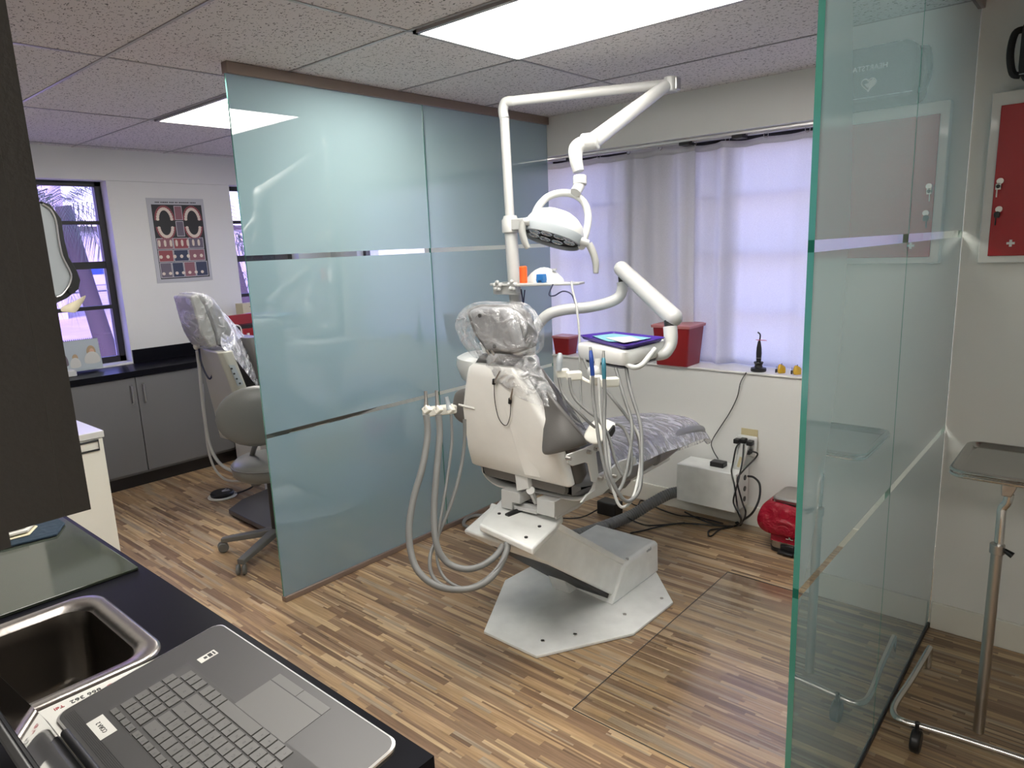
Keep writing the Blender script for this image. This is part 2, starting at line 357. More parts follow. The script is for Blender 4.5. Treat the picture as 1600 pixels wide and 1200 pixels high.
def obj(name, mb, mats, parent=None, bevel=0, solid=0, sub=0, ang=38, seg=2):
    me = bpy.data.meshes.new(name); me.materials.clear()
    org = ORG[parent.name] if parent else None
    if org is None:
        xs = [v.x for v in mb.v]; ys = [v.y for v in mb.v]; zs = [v.z for v in mb.v]
        org = Vector(((min(xs)+max(xs))/2, (min(ys)+max(ys))/2, min(zs)))
    me.from_pydata([v-org for v in mb.v], [], mb.f)
    for mm in (mats if isinstance(mats, (list, tuple)) else [mats]): me.materials.append(mm)
    me.polygons.foreach_set('material_index', mb.m)
    me.validate(); me.update()
    bm = bmesh.new(); bm.from_mesh(me); bmesh.ops.remove_doubles(bm, verts=bm.verts, dist=1e-6)
    bmesh.ops.recalc_face_normals(bm, faces=bm.faces); bm.to_mesh(me); bm.free()
    me.polygons.foreach_set('use_smooth', [True]*len(me.polygons)); me.set_sharp_from_angle(angle=math.radians(ang))
    o = bpy.data.objects.new(name, me); COL.objects.link(o)
    if parent: o.parent = parent
    else: o.location = org
    ORG[o.name] = org
    if solid: d = o.modifiers.new('solid', 'SOLIDIFY'); d.thickness = solid; d.offset = 0
    if bevel: d = o.modifiers.new('bevel', 'BEVEL'); d.width = bevel; d.segments = seg; d.limit_method = 'ANGLE'; d.angle_limit = math.radians(35)
    if sub: d = o.modifiers.new('sub', 'SUBSURF'); d.levels = sub; d.render_levels = sub
    return o
def thing(name, label, cat, loc, group=None):
    o = bpy.data.objects.new(name, None); COL.objects.link(o); o.location = loc; o.empty_display_size = .05
    ORG[o.name] = Vector(loc); return tag(o, label, cat, group)
def tag(o, label, cat, group=None, kind=None):
    o['label'] = label; o['category'] = cat
    if group: o['group'] = group
    if kind: o['kind'] = kind
    return o
def struct(name, mb, mats, parent=None, **k):
    o = obj(name, mb, mats, parent, **k)
    if not parent: o['kind'] = 'structure'
    return o
def text(name, body, size, origin, xd, yd, mt, parent=None, ext=.0004, align='CENTER'):
    c = bpy.data.curves.new(name, 'FONT'); c.body = body; c.size = size; c.extrude = ext; c.align_x = align; c.align_y = 'CENTER'
    t = bpy.data.objects.new(name+'_curve', c); COL.objects.link(t)
    dg = bpy.context.evaluated_depsgraph_get(); me = bpy.data.meshes.new_from_object(t.evaluated_get(dg))
    bpy.data.objects.remove(t); xd = Vector(xd).normalized(); yd = Vector(yd).normalized(); zd = xd.cross(yd); origin = Vector(origin)
    mb = MB(); mb.add([origin + xd*v.co.x + yd*v.co.y + zd*v.co.z for v in me.vertices], [tuple(p.vertices) for p in me.polygons])
    bpy.data.meshes.remove(me); return obj(name, mb, mt, parent)
def axes(z, x=None):
    z = Vector(z).normalized(); x = Vector(x) if x else z.orthogonal(); x = (x-z*x.dot(z)).normalized(); return Matrix((x, z.cross(x), z)).transposed()
def shell_blob(p, amp, sc=6, seed=0):
    p = Vector(p); return p + noise.noise_vector(p*sc+Vector((seed, seed, seed)))*amp

# ================================================================== THE ROOM
ZC = 2.407; XL = -5.60; YB = 3.69; XP = -2.86; XG = -.46; YR = 3.10; XR = 1.25; YF = -.16; YK = -2.4; XE = -.6
struct('floor', MB().box(XL-.3, XR, YK, YB, -.05, 0), FLOOR)
struct('ceiling', MB().box(XL-.3, XR+.1, YK-.1, YB+.35, ZC, ZC+.06), CEIL)
g = MB()
xl = [-5.47, -4.285, -3.085, -2.055, -.85, .35]; yl = [1.185-1.28, 1.185-.64, 1.185, 1.845, 2.465, 3.105]
for x in xl: g.box(x-.006, x+.006, YK, YB, ZC-.0035, ZC+.002)
for y in yl + [-.76, -1.4, -2.04]: g.box(XL, XR, y-.006, y+.006, ZC-.0035, ZC+.002)
struct('trim_1', g, TBAR)
# back wall (curtained): low wall, deep sill, beam above, window wall behind
YW = 3.98
struct('wall_back', MB().box(XL, XG, YB, YW+.16, 0, .875).box(XL, XG, YB, YW+.16, 2.168, ZC).box(-4.3, -3.02, YB+.2, YW+.16, .875, 2.168)
       .box(XL, -5.2, YB+.2, YW+.16, .875, 2.168).box(-2.42, -2.02, YW-.04, YW+.16, .875, 2.168).box(-.62, XG, YB+.0, YW+.16, .875, 2.168), WALL)
struct('trim_2', MB().box(XL, XG, YB-.012, YW, .875, .887), SILL, bevel=.003)
struct('baseboard_back', MB().box(XP, XG, YB-.014, YB, 0, .115), TRIM, bevel=.003)
struct('wall_right', MB().box(XG, XR+.1, YR, YR+.1, 0, ZC).box(XG, XG+.1, YR+.1, YB, 0, ZC), WALL)
struct('baseboard_right', MB().box(XG+.005, XR, YR-.016, YR, 0, .115), TRIM, bevel=.003)
struct('wall_far_right', MB().box(XR, XR+.1, YK, YR, 0, ZC), WALL)
struct('wall_rear', MB().box(XE-.1, XR, YK-.1, YK, 0, ZC).box(XE-.1, XE, YK, YF, 0, ZC), WALL)
struct('wall_front', MB().box(XL, XE, YF-.1, YF, 0, ZC), WALL)
# left wall with two windows; upper band stands slightly proud
WZ0, WZ1 = .905, 2.172
w1a, w1b, w2a, w2b = .95, 2.035, 2.965, 3.55
lw = MB().box(XL-.3, XL, YF, YB, 0, .84).box(XL-.3, XL+.02, YF, YB, 2.19, ZC)
for a, b in ((YF, w1a), (w1b, w2a), (w2b, YB+.2)): lw.box(XL-.3, XL, a, b, .84, 2.19)
struct('wall_left', lw, WALL)
struct('trim_3', MB().box(XL-.16, XL+.015, w1a, w1b, .84, .868).box(XL-.16, XL+.015, w2a, w2b, .84, .868), SILL, bevel=.003)
def window_x(name, ya, yb, z0, z1, x, bars, fw=.045, vbars=()):
    f = MB().box(x-.03, x+.02, ya, ya+fw, z0, z1).box(x-.03, x+.02, yb-fw, yb, z0, z1).box(x-.03, x+.02, ya, yb, z0, z0+fw).box(x-.03, x+.02, ya, yb, z1-.035, z1)
    for z, h in bars: f.box(x-.028, x+.018, ya+fw, yb-fw, z-h, z+h)
    o = struct(name, f, BLACKM, bevel=.003)
    obj('pane', MB().box(x-.006, x-.001, ya+.01, yb-.01, z0+.01, z1-.01), WINT, o)
XWN = XL-.13
window_x('window_1', w1a, w1b, .868, 2.19, XWN, ((1.90, .013), (1.595, .026), (1.285, .014)))
window_x('window_2', w2a, w2b, .868, 2.19, XWN, ((1.90, .013), (1.595, .026), (1.285, .014)))
def window_y(name, xa, xb, z0, z1, y, bars, vb):
    f = MB().box(xa, xa+.04, y-.02, y+.03, z0, z1).box(xb-.04, xb, y-.02, y+.03, z0, z1).box(xa, xb, y-.02, y+.03, z0, z0+.04).box(xa, xb, y-.02, y+.03, z1-.05, z1)
    for z, h in bars: f.box(xa+.04, xb-.04, y-.018, y+.028, z-h, z+h)
    for x, h in vb: f.box(x-h, x+h, y-.02, y+.03, z0, z1)
    o = struct(name, f, BLACKM, bevel=.003)
    obj('pane', MB().box(xa+.01, xb-.01, y+.001, y+.006, z0+.01, z1-.01), WINTB, o)
window_y('window_3', -3.02, -2.42, .89, 2.165, YW, ((1.535, .018), (1.21, .014), (1.86, .014)), ())
window_y('window_4', -2.02, -.62, .89, 2.165, YW, ((1.535, .02), (1.21, .015), (1.86, .014)), ((-1.80, .05), (-1.19, .014)))
window_y('window_5', -5.2, -4.3, .89, 2.165, YW, ((1.535, .02), (1.21, .015)), ())

# ceiling lights
def troffer(x0, y0, label, x1=None, y1=None):
    x1 = x1 or x0+1.19; y1 = y1 or y0+.59
    t = thing('ceiling_light', label, 'ceiling light', ((x0+x1)/2, (y0+y1)/2, ZC-.012), 'recessed fluorescent ceiling lights')
    f = MB(); w = .018
    for a in ((x0, x1, y0, y0+w), (x0, x1, y1-w, y1), (x0, x0+w, y0, y1), (x1-w, x1, y0, y1)): f.box(*a, ZC-.012, ZC-.0005)
    obj('frame', f, TBAR, t)
    obj('diffuser', MB().box(x0+w, x1-w, y0+w, y1-w, ZC-.008, ZC-.004), LIGHT, t)
troffer(-2.045, 1.86, 'long bright ceiling light above the dental chair in the main bay')
troffer(-4.275, 1.86, 'bright ceiling light half hidden behind the glass partition, in the left bay')
troffer(-2.045, .555, 'added unseen ceiling light brightening the foreground counter and walkway')  # lamp added out of view to brighten the counter, walkway and chair back
troffer(-.1, -1.0, 'ceiling light behind the photographer, farthest from the windows')
troffer(-4.275, .0, 'ceiling light over the walkway in the left bay')

# ================================================================== GLASS PARTITIONS
def glass_pane(t, X, ya, yb, z0, z1, bands, th=.010):
    """front (+x) face carries the frosted film except in the clear bands"""
    mb = MB(); zs = [z0]
    for a, b in bands: zs += [a, b]
    zs.append(z1)
    for i in range(len(zs)-1):
        a, b = zs[i], zs[i+1]; clear = i % 2 == 1
        mb.add([(X+th/2, ya, a), (X+th/2, yb, a), (X+th/2, yb, b), (X+th/2, ya, b)], [(0, 1, 2, 3)], 1 if clear else 0)
        mb.add([(X-th/2, ya, a), (X-th/2, yb, a), (X-th/2, yb, b), (X-th/2, ya, b)], [(3, 2, 1, 0)], 4)
        for y in (ya, yb): mb.add([(X-th/2, y, a), (X+th/2, y, a), (X+th/2, y, b), (X-th/2, y, b)], [(0, 1, 2, 3)], 3 if clear else 2)
    for z in (z0, z1): mb.add([(X-th/2, ya, z), (X+th/2, ya, z), (X+th/2, yb, z), (X-th/2, yb, z)], [(0, 1, 2, 3)], 2)
    return obj('glass_pane', mb, [FROST, CLEAR, GEDGE, GEDGED, CLEARB], t)
t = thing('glass_partition', 'left frosted glass partition between the two dental bays, with bronze head rail', 'glass partition', (XP, 2.6, 0))
BN = ((.806, .826), (1.600, 1.624))
glass_pane(t, XP, 1.553, 2.625, .022, 2.376, BN); glass_pane(t, XP, 2.630, YB-.004, .022, 2.376, BN)
obj('head_rail', MB().box(XP-.022, XP+.022, 1.552, YB-.001, 2.360, ZC-.001), BRONZE, t, bevel=.002)
obj('floor_rail', MB().box(XP-.018, XP+.018, 1.552, YB-.016, 0.001, .028), BRONZE, t, bevel=.002)
t = thing('glass_partition', 'right frosted glass partition with green edge, beside the steel tray stand', 'glass partition', (XG-.008, 2.2, 0))
BN2 = ((.845, .868), (1.590, 1.614))
XG2 = XG-.008
glass_pane(t, XG2, 1.445, 2.235, .016, 2.39, BN2, .013); glass_pane(t, XG2, 2.240, YR-.001, .016, 2.39, BN2, .013)
obj('floor_rail', MB().box(XG2-.012, XG2+.012, 1.445, YR-.002, .001, .018), BLACKM, t, bevel=.002)
obj('head_rail', MB().box(XG2-.018, XG2+.018, 1.445, YR-.002, 2.372, ZC-.001), BRONZE, t, bevel=.002)

# ================================================================== CURTAINS
def curtain(label, xa, xb, folds, zt=2.142, zb=.893, y=3.83, seed=0):
    t = thing('curtain', label, 'curtain', ((xa+xb)/2, y, zb), 'white cloth curtains over the back windows')
    rows = []; n = 150
    for k in range(29):
        v = k/28; z = zt+(zb-zt)*v; row = []
        for i in range(n+1):
            u = i/n; x = xa+(xb-xa)*u
            a = 0
            for f in folds: a += f[1]*math.exp(-((x-f[0]-.03*(v-.5)*math.sin(f[0]*9))/f[2])**2)*(1-.35*(1-v))
            a += .006*math.sin(x*23+seed+v*1.5) + .004*math.sin(x*47+seed*3)
            sag = .006*(1-v)*math.sin(PI*((x-xa)/.215 % 1)) if v < .12 else 0
            row.append((x, y-a, z-sag))
        rows.append(row)
    obj('cloth', MB().grid(rows), CURT, t, solid=.0012)
    hem = [[(p[0], p[1]-.003, p[2]) for p in rows[0]], [(p[0], p[1]-.003, p[2]-.035) for p in rows[0]]]
    obj('top_hem', MB().grid(hem), CURT, t, solid=.0015)
    x = xa+.02
    while x < xb:
        h = MB(); h.torus((x, y-.02, 2.146), .012, .0022, (0, 1, 0)); h.cyl((x-.012, y-.02, 2.156), (x+.012, y-.02, 2.156), .002, seg=6); x += .215
        obj('hook', h, CHROME, t)
curtain('left white curtain panel hanging behind the dental light', -2.995, -1.895, [(-2.93, .03, .05), (-2.30, .035, .04), (-2.13, .03, .05), (-1.98, .045, .035)], seed=1)
curtain('right white curtain panel with window bars showing through, behind the curing light', -1.955, -.64, [(-1.92, .03, .03), (-1.74, .06, .035), (-1.66, -.02, .04), (-1.30, .012, .08), (-.9, .015, .1)], y=3.868, seed=4)
t = thing('curtain_track', 'thin metal curtain track along the top of the back windows', 'curtain track', (-1.85, 3.80, 2.15))
obj('rail', MB().box(-3.0, -.62, 3.785, 3.80, 2.150, 2.168), STRIM, t, bevel=.002)
obj('rail', MB().box(-3.0, -.62, 3.735, 3.748, 2.152, 2.166), STRIM, t, bevel=.002)
for x in (-2.72, -1.93, -1.62):
    obj('bracket', MB().box(x-.03, x+.03, 3.742, 3.81, 2.135, 2.16), BLACKM, t)

# ================================================================== OUTSIDE
struct('ground', MB().box(-90, 20, 4.3, 70, -.2, -.15).box(-90, XL-.32, -25, 4.3, -.2, -.15), GRASS)
bpy.data.objects['ground']['kind'] = 'structure'
def palm(x, y, h, label, r=.22, hang=1.0):
    t = thing('palm_tree', label, 'tree', (x, y, -.15))
    obj('trunk', MB().tube([(x+.12, y+.25, -.15), (x+.05, y+.08, h*.5), (x-.02, y-.05, h)], [r*1.25, r, r*.9], 14), TRUNK, t)
    fr = MB(); rnd = random.Random(int(x*10))
    for k in range(46):
        a = rnd.random()*2*PI; el = rnd.uniform(-1.0, 1.2); L = rnd.uniform(1.1, 1.9); pr = None
        for j in range(19):
            s = j/18
            p = V(x+math.cos(a)*L*s*math.cos(el*.6), y-.05+math.sin(a)*L*s*math.cos(el*.6), h+L*s*math.sin(el)-hang*s*s*L*.6)
            if pr is not None and j > 2:
                sd = V(-math.sin(a), math.cos(a), 0); w_ = (p-pr)*.22
                for sgn in (-1, 1):
                    q = p + sd*sgn*.20*math.sin(PI*min(s*.9+.1, 1))**.6 - V(0, 0, .20) + (p-pr)
                    fr.add([pr, pr+w_, q], [(0, 1, 2)])
            pr = p
    obj('fronds', fr, LEAF, t)
palm(-12.2, 3.84, 2.45, 'thick palm tree right outside the left window', .125, 1.2)
palm(-11.2, 5.85, 1.9, 'palm tree seen through the narrow window beside the glass partition', .10, .6)
t = thing('building', 'orange and white building across the street, seen through the left window', 'building', (-27, 2, -.15))
obj('wall', MB().box(-29, -25, -2, 7.9, .9, 3.1), BRICKO, t)
obj('front_panel', MB().box(-29, -25, -2, 7.4, -.15, .9).box(-25.2, -24.8, -2, 7.7, 3.1, 7.5), STUC, t)
for i in range(3): obj('window', MB().box(-24.99, -24.95, 1.4+2*i, 2.6+2*i, 1.2, 2.8), BLUEP, t)
obj('roof', MB().box(-29.2, -24.4, -2.2, 6.8, 7.5, 7.8), STUC, t)
t = thing('building', 'low pale building at the back of the car park', 'building', (-72, 30, -.15))
obj('wall', MB().box(-75, -70, 0, 60, -.15, 4.2), STUC, t); obj('roof', MB().box(-75.3, -69.7, -.3, 60.3, 4.2, 4.6), TRUNK, t)
def car(x, y, m, label, s=1):
    t = thing('parked_car', label, 'car', (x, y, -.15), 'cars parked outside')
    pr = [(-2.1, .35), (-2.15, .8), (-1.3, .95), (-.7, 1.42), (.9, 1.45), (1.7, 1.0), (2.2, .9), (2.2, .35)]
    obj('body', MB().prism([(x-.85, y+a*s, -.15+b*s) for a, b in pr], (1.7, 0, 0)), m, t, bevel=.08)
    obj('side_window', MB().prism([(x+.855, y+a*s, -.15+b*s) for a, b in ((-1.1, .98), (-.6, 1.34), (.8, 1.36), (1.4, 1.0))], (.01, 0, 0)), BLUED, t)
    for a in (-1.35, 1.35): obj('wheel', MB().cyl((x+.72, y+a*s, .18), (x+.9, y+a*s, .18), .33), BLACK, t)
car(-45, 14.6, CARW, 'silver car parked outside, left of the blue one'); car(-44, 19.2, CARB, 'dark blue car parked outside, beside the silver one', .9)
for i, (x, y, r) in enumerate(((-7.6, 2.45, .42), (-7.9, 3.5, .3))):
    mb = MB(); rnd = random.Random(i)
    for k in range(260):
        a = rnd.random()*2*PI; b = math.acos(rnd.uniform(-.1, 1)); q = r*rnd.uniform(.55, 1.05)
        c = V(x+q*math.sin(b)*math.cos(a), y+q*math.sin(b)*math.sin(a), -.12+q*math.cos(b)*1.5); d = V(rnd.uniform(-1, 1), rnd.uniform(-1, 1), rnd.uniform(-.2, 1)).normalized()*.09; e = d.orthogonal().normalized()*.022
        mb.add([c-d, c+e, c+d, c-e], [(0, 1, 2, 3)])
    tag(obj('bush', mb, BUSH), ['leafy bush right outside the left window', 'smaller bush beside the leafy one outside the left window'][i], 'bush')


# ================================================================== MAIN DENTAL CHAIR
CX = -1.757
t = thing('dental_chair', 'white and grey dental chair wrapped in clear plastic, in the middle of the main bay', 'dental chair', (CX, 2.4, 0))
# base plate: octagonal steel plate on the floor
bp = [(-1.905, 1.925), (-1.612, 1.920), (-1.392, 2.294), (-1.383, 2.622), (-1.586, 2.834), (-1.93, 2.834), (-2.125, 2.63), (-2.136, 2.325)]
obj('base_plate', MB().prism([(x, y, .002) for x, y in bp], (0, 0, .012)), OLDW, t, bevel=.002)
for x, y in ((-1.50, 2.40), (-1.44, 2.62), (-1.58, 2.14), (-1.66, 2.02)): obj('plate_screw', MB().cyl((x, y, .012), (x, y, .0165), .008, seg=12), STEEL, t)
# pump cover
pc = MB()
x0, x1, y0, y1, h = -1.95, -1.585, 2.53, 2.85, .178
pc.loft([[V(*q) for q in ((x0-.008, y0-.055, .014), (x1, y0-.10, .014), (x1, y1, .014), (x0-.008, y1, .014))],
         [V(*q) for q in ((x0, y0, h-.012), (x1, y0+.012, h-.012), (x1, y1-.004, h-.012), (x0, y1-.004, h-.012))],
         [V(*q) for q in ((x0+.012, y0+.012, h), (x1-.012, y0+.022, h), (x1-.012, y1-.014, h), (x0+.012, y1-.014, h))]])
o_ = obj('pump_cover', pc, OLDW, t, bevel=.014, seg=3)
text('maker_mark', 'vitali', .024, P(1014, 859, X=-1.5843), (0, 1, 0), (0, 0, 1), GASKET, o_)
obj('cover_screw', MB().cyl((-1.60, 2.585, .165), (-1.60, 2.585, .1795), .008, seg=12), STEEL, o_)
# lifting arm (parallelogram), side profile in plane X
xa, xb = -1.60, -1.95
pf = [P(*q, X=xa) for q in ((868, 820), (979, 882), (966, 934), (828, 868), (826, 862))]
arm = MB().prism(pf, (xb-xa, 0, 0)); obj('lift_arm', arm, OLDW, t, bevel=.008)
lid = [p + V(.004, 0, .0) for p in (pf[0], pf[1])]; dn = (pf[1]-pf[0]).normalized(); nn = V(0, -dn.z, dn.y); nn = nn if nn.z > 0 else -nn
obj('arm_lid', MB().prism([pf[0]+nn*.014+V(.006, 0, 0), pf[1]+nn*.014+V(.006, 0, 0), pf[1]-nn*.012+V(.006, 0, 0), pf[0]-nn*.012+V(.006, 0, 0)], (xb-xa-.012, 0, 0)), OLDW, t, bevel=.006)
lo = [P(*q, X=xa-.02) for q in ((845, 868), (960, 926), (955, 938), (852, 880))]
obj('lower_link', MB().prism(lo, (-.31, 0, 0)), BLACKM, t)
fz = [P(855, 880, X=-1.70), P(873, 886, X=-1.70), P(868, 915, X=-1.70), P(850, 912, X=-1.70)]
obj('arm_support', MB().prism([(-1.80, 2.30, .26), (-1.80, 2.36, .26), (-1.80, 2.48, .015), (-1.80, 2.40, .015)], (-.10, 0, 0)), OLDW, t, bevel=.004)
# upper plate
ZP = .541
up_ = [P(*q, Z=ZP) for q in ((749, 819), (752, 812), (783, 779), (862, 800), (880, 806), (868, 822), (832, 857))]
obj('upper_plate', MB().prism(up_, (0, 0, -.030)), OLDW, t, bevel=.008, seg=3)
for q in ((780, 803), (843, 823), (822, 840)): p = P(*q, Z=ZP+.001); obj('plate_screw', MB().cyl(p, p+V(0, 0, .004), .007, seg=10), BLACKM, t)
a, b = P(792, 806, Z=ZP+.001), P(816, 797, Z=ZP+.001)
obj('slot', MB().tube([a, a*.7+b*.3+V(0, 0, .002), a*.3+b*.7+V(0, 0, .002), b], .012, 12, 3), BLACK, t)
# bracket blocks between upper plate and seat
obj('seat_bracket', MB().prism([P(*q, Y=2.03) for q in ((783, 764), (783, 793), (800, 797), (800, 785), (812, 788), (812, 771))], (0, .14, 0)), LAMPW, t, bevel=.003)
obj('seat_bracket', MB().prism([P(*q, Y=2.03) for q in ((838, 778), (838, 802), (866, 810), (866, 784))], (0, .20, 0)), LAMPW, t, bevel=.004)
obj('bracket_wing', MB().prism([P(*q, X=-1.60) for q in ((866, 784), (867, 811), (900, 794), (935, 762), (935, 756), (905, 772))], (.008, 0, 0)), LAMPW, t, bevel=.002)
obj('cross_bar', MB().prism([P(*q, Y=2.04) for q in ((800, 789), (800, 795), (838, 804), (838, 798))], (0, .02, 0)), LAMPW, t, bevel=.002)
obj('cross_bar', MB().prism([P(*q, Y=2.06) for q in ((812, 786), (812, 790), (838, 796), (838, 792))], (0, .02, 0)), LAMPW, t, bevel=.002)
obj('motor', MB().cyl(P(822, 776, Y=2.10), P(822, 776, Y=2.26), .032).cyl(P(815, 786, Y=2.09), P(838, 790, Y=2.09), .012), BLACKM, t)
# seat pan and frame
seat = MB(); rings = []
for y, zt, zb, w in ((2.06, .712, .665, .235), (2.10, .725, .645, .25), (2.30, .715, .61, .26), (2.50, .715, .60, .26), (2.70, .73, .61, .25), (2.78, .74, .63, .24)):
    rings.append([V(CX+a, y, (zt+zb)/2+b) for a, b in rrect(w, (zt-zb)/2, .045)])
seat.loft(rings); obj('seat', seat, MGREY, t)
pan = MB(); rings = []
for y, zt, zb, w in ((2.045, .712, .668, .215), (2.12, .69, .64, .235), (2.26, .66, .60, .235), (2.45, .64, .575, .24), (2.55, .62, .585, .22)): rings.append([V(CX+a, y, (zt+zb)/2+b) for a, b in rrect(w, (zt-zb)/2, .02)])
pan.loft(rings); obj('seat_pan', pan, PANM, t)
# curved lower frame rim (white steel band, left - under - right)
rim = [P(*q, Y=2.09) for q in ((754, 722), (756, 735), (765, 748), (780, 758), (800, 762))] + [P(*q, Y=2.09) for q in ((850, 770), (895, 780))] + [P(915, 777, Y=2.10), P(927, 762, Y=2.12), P(933, 742, Y=2.14)]
rs, _ = smooth_path(rim, [0]*len(rim), 5, False)
obj('frame_rim', MB().grid([[p+V(0, -.01, 0) for p in rs], [p+V(0, .07, 0) for p in rs]]), WHITE, t, solid=.007)
sb = [P(*q, Y=2.02) for q in ((802, 725), (822, 729), (826, 764), (807, 767), (806, 756))]
obj('back_bracket', MB().prism(sb, (0, .035, 0)), WHITE, t, bevel=.003)
obj('pivot', MB().cyl(P(829, 766, Y=2.03), P(829, 766, Y=2.12), .018), WHITE, t, bevel=.003)
obj('pivot_link', MB().tube([P(829, 766, Y=2.05), P(838, 785, Y=2.08)], .012, 8, 1), WHITE, t)
# backrest shell (lofted in sections from bottom to top)
def bsec(z, w, dn, df, cx=CX, k=.06):
    s = (z-.72)/.46; y = 2.03-.11*s
    return [V(cx+a, y-b, z-.25*b*0) for a, b in rrect(w, dn, min(k, dn*.95, w*.9))]
sh = MB(); rings = []
for z, w, dn in ((.712, .250, .014), (.722, .262, .026), (.80, .256, .033), (.90, .236, .035), (.99, .218, .035), (1.0, .210, .035), (1.07, .178, .034), (1.13, .150, .030), (1.165, .128, .026), (1.18, .105, .016)):
    s = (z-.72)/.46; y = 2.035-.115*s
    rings.append([V(CX-.012*s+a, y-b, z) for a, b in rrect(w, dn, min(dn*.9, .03), 4)])
sh.loft(rings); back = obj('backrest_shell', sh, CHAIRW, t, bevel=0)
rid = MB(); rings = []
for z, x_, w in ((.735, -1.70, .012), (.85, -1.715, .012), (.97, -1.725, .010), (1.05, -1.73, .006)):
    s = (z-.72)/.46; y = 2.035-.115*s-.034
    rings.append([V(x_-w, y+.004, z), V(x_, y-.004, z), V(x_+w*6, y+.004, z)])
obj('shell_crease', MB().loft(rings, False, False), CHAIRW, back)
rings = []
for z in (.99, .995, 1.002):
    s = (z-.72)/.46; y = 2.035-.115*s-.035
    rings.append([V(-1.985+.09*u-(.0), y-.001-(.004 if z == .995 else 0), z-.004*u) for u in (0, .5, 1)])
obj('shell_step', MB().grid(rings), CHAIRW, back)
for q in ((749, 583), (795, 586), (744, 681), (757, 690)):
    p = P(*q, Y=1.99 if q[1] > 600 else 1.925); obj('shell_screw', MB().cyl(p+V(0, .02, 0), p+V(0, -.0, 0), .006, seg=10), BLACK, back)
# backrest cushion in front of (beyond) the shell
cu = MB(); rings = []
for z, w, dn in ((.70, .24, .03), (.74, .268, .045), (.90, .262, .045), (1.0, .24, .045), (1.09, .20, .045), (1.16, .165, .040), (1.20, .125, .030), (1.21, .09, .018)):
    s = (z-.72)/.46; y = 2.035-.115*s+.070
    rings.append([V(CX-.012*s+a, y-b, z) for a, b in rrect(w, dn, dn*.9, 4)])
cu.loft(rings); obj('backrest_cushion', cu, DGREY, t)
# side wings of the backrest: flared upholstered panels
def sheet(name, rows, m, th, par, sub=2, **k): return obj(name, MB().grid(rows), m, par, solid=th, sub=sub, ang=80, **k)
wr = [[P(845, 600, X=-1.60), P(852, 640, X=-1.575), P(848, 690, X=-1.56), P(846, 712, X=-1.545)],
      [P(852, 606, X=-1.57), P(864, 640, X=-1.53), P(862, 685, X=-1.50), P(858, 712, X=-1.50)],
      [P(861, 618, X=-1.53), P(880, 648, X=-1.48), P(884, 680, X=-1.45), P(885, 706, X=-1.45)],
      [P(884, 646, X=-1.47), P(902, 672, X=-1.43), P(905, 688, X=-1.42), P(905, 698, X=-1.42)],
      [P(908, 676, X=-1.41), P(914, 684, X=-1.41), P(916, 690, X=-1.41), P(920, 694, X=-1.41)]]
sheet('side_wing', wr, DGREY, .022, t)
wl = [[P(737, 604, X=-2.0), P(737, 630, X=-2.0), P(737, 668, X=-2.0)],
      [P(722, 606, X=-2.04), P(722, 632, X=-2.04), P(724, 664, X=-2.04)],
      [P(710, 611, X=-2.07), P(706, 632, X=-2.075), P(707, 652, X=-2.07)]]
sheet('side_wing', wl, DGREY, .03, t)
# armrest on the right: pale curved top piece
ar = [[P(909, 684, X=-1.44), P(922, 695, X=-1.41), P(938, 695, X=-1.38)],
      [P(914, 674, X=-1.45), P(928, 686, X=-1.41), P(944, 688, X=-1.37)],
      [P(920, 663, X=-1.47), P(936, 673, X=-1.42), P(952, 680, X=-1.36)],
      [P(928, 656, X=-1.48), P(944, 662, X=-1.43), P(959, 670, X=-1.355)],
      [P(936, 652, X=-1.49), P(952, 656, X=-1.43), P(966, 662, X=-1.35)]]
sheet('armrest', ar, CREAM, .012, t, sub=1)
obj('armrest_end', MB().prism([P(*q, X=-1.352) for q in ((961, 664), (962, 673), (957, 682), (948, 684), (950, 678), (955, 672))], (-.010, 0, 0)), BLACK, t, bevel=.002)
# armrest linkage plates
obj('armrest_bracket', MB().prism([P(*q, X=-1.44) for q in ((884, 710), (912, 700), (948, 682), (951, 690), (929, 706), (933, 742), (928, 754), (923, 752), (917, 724), (912, 722), (892, 728), (885, 724))], (.008, 0, 0)), WHITE, t, bevel=.002)
obj('linkage', MB().prism([P(*q, X=-1.425) for q in ((939, 692), (948, 690), (953, 744), (950, 750), (944, 748), (940, 715))], (.008, 0, 0)), WHITE, t, bevel=.002)
obj('frame_plate', MB().prism([P(*q, X=-1.455) for q in ((928, 744), (944, 738), (966, 720), (990, 712), (992, 722), (960, 752), (938, 772), (905, 785), (915, 772), (927, 764))], (.010, 0, 0)), WHITE, t, bevel=.002)
for q in ((887, 716), (919, 706), (930, 701), (944, 694), (937, 747), (949, 744), (959, 744)):
    p = P(*q, X=-1.43); obj('linkage_bolt', MB().cyl(p-V(.004, 0, 0), p+V(.014, 0, 0), .009, .007, 12), STEEL if q[0] != 930 else CHROME, t)
# leg rest
lg = MB(); rings = []
for y, z, w, h in ((2.70, .665, .235, .055), (2.80, .67, .235, .055), (2.95, .675, .22, .05), (3.10, .665, .21, .045), (3.22, .645, .20, .038), (3.29, .63, .17, .03), (3.31, .625, .13, .015)):
    rings.append([V(CX+.03+a, y, z+b) for a, b in rrect(w, h, h*.8)])
lg.loft(rings); obj('leg_rest', lg, MGREY, t)
obj('leg_rest_frame', MB().tube([(CX+.22, 2.50, .60), (CX+.22, 2.85, .605)], .012, 8, 1).tube([(CX+.14, 2.50, .59), (CX+.14, 3.05, .60)], .010, 8, 1), WHITE, t)
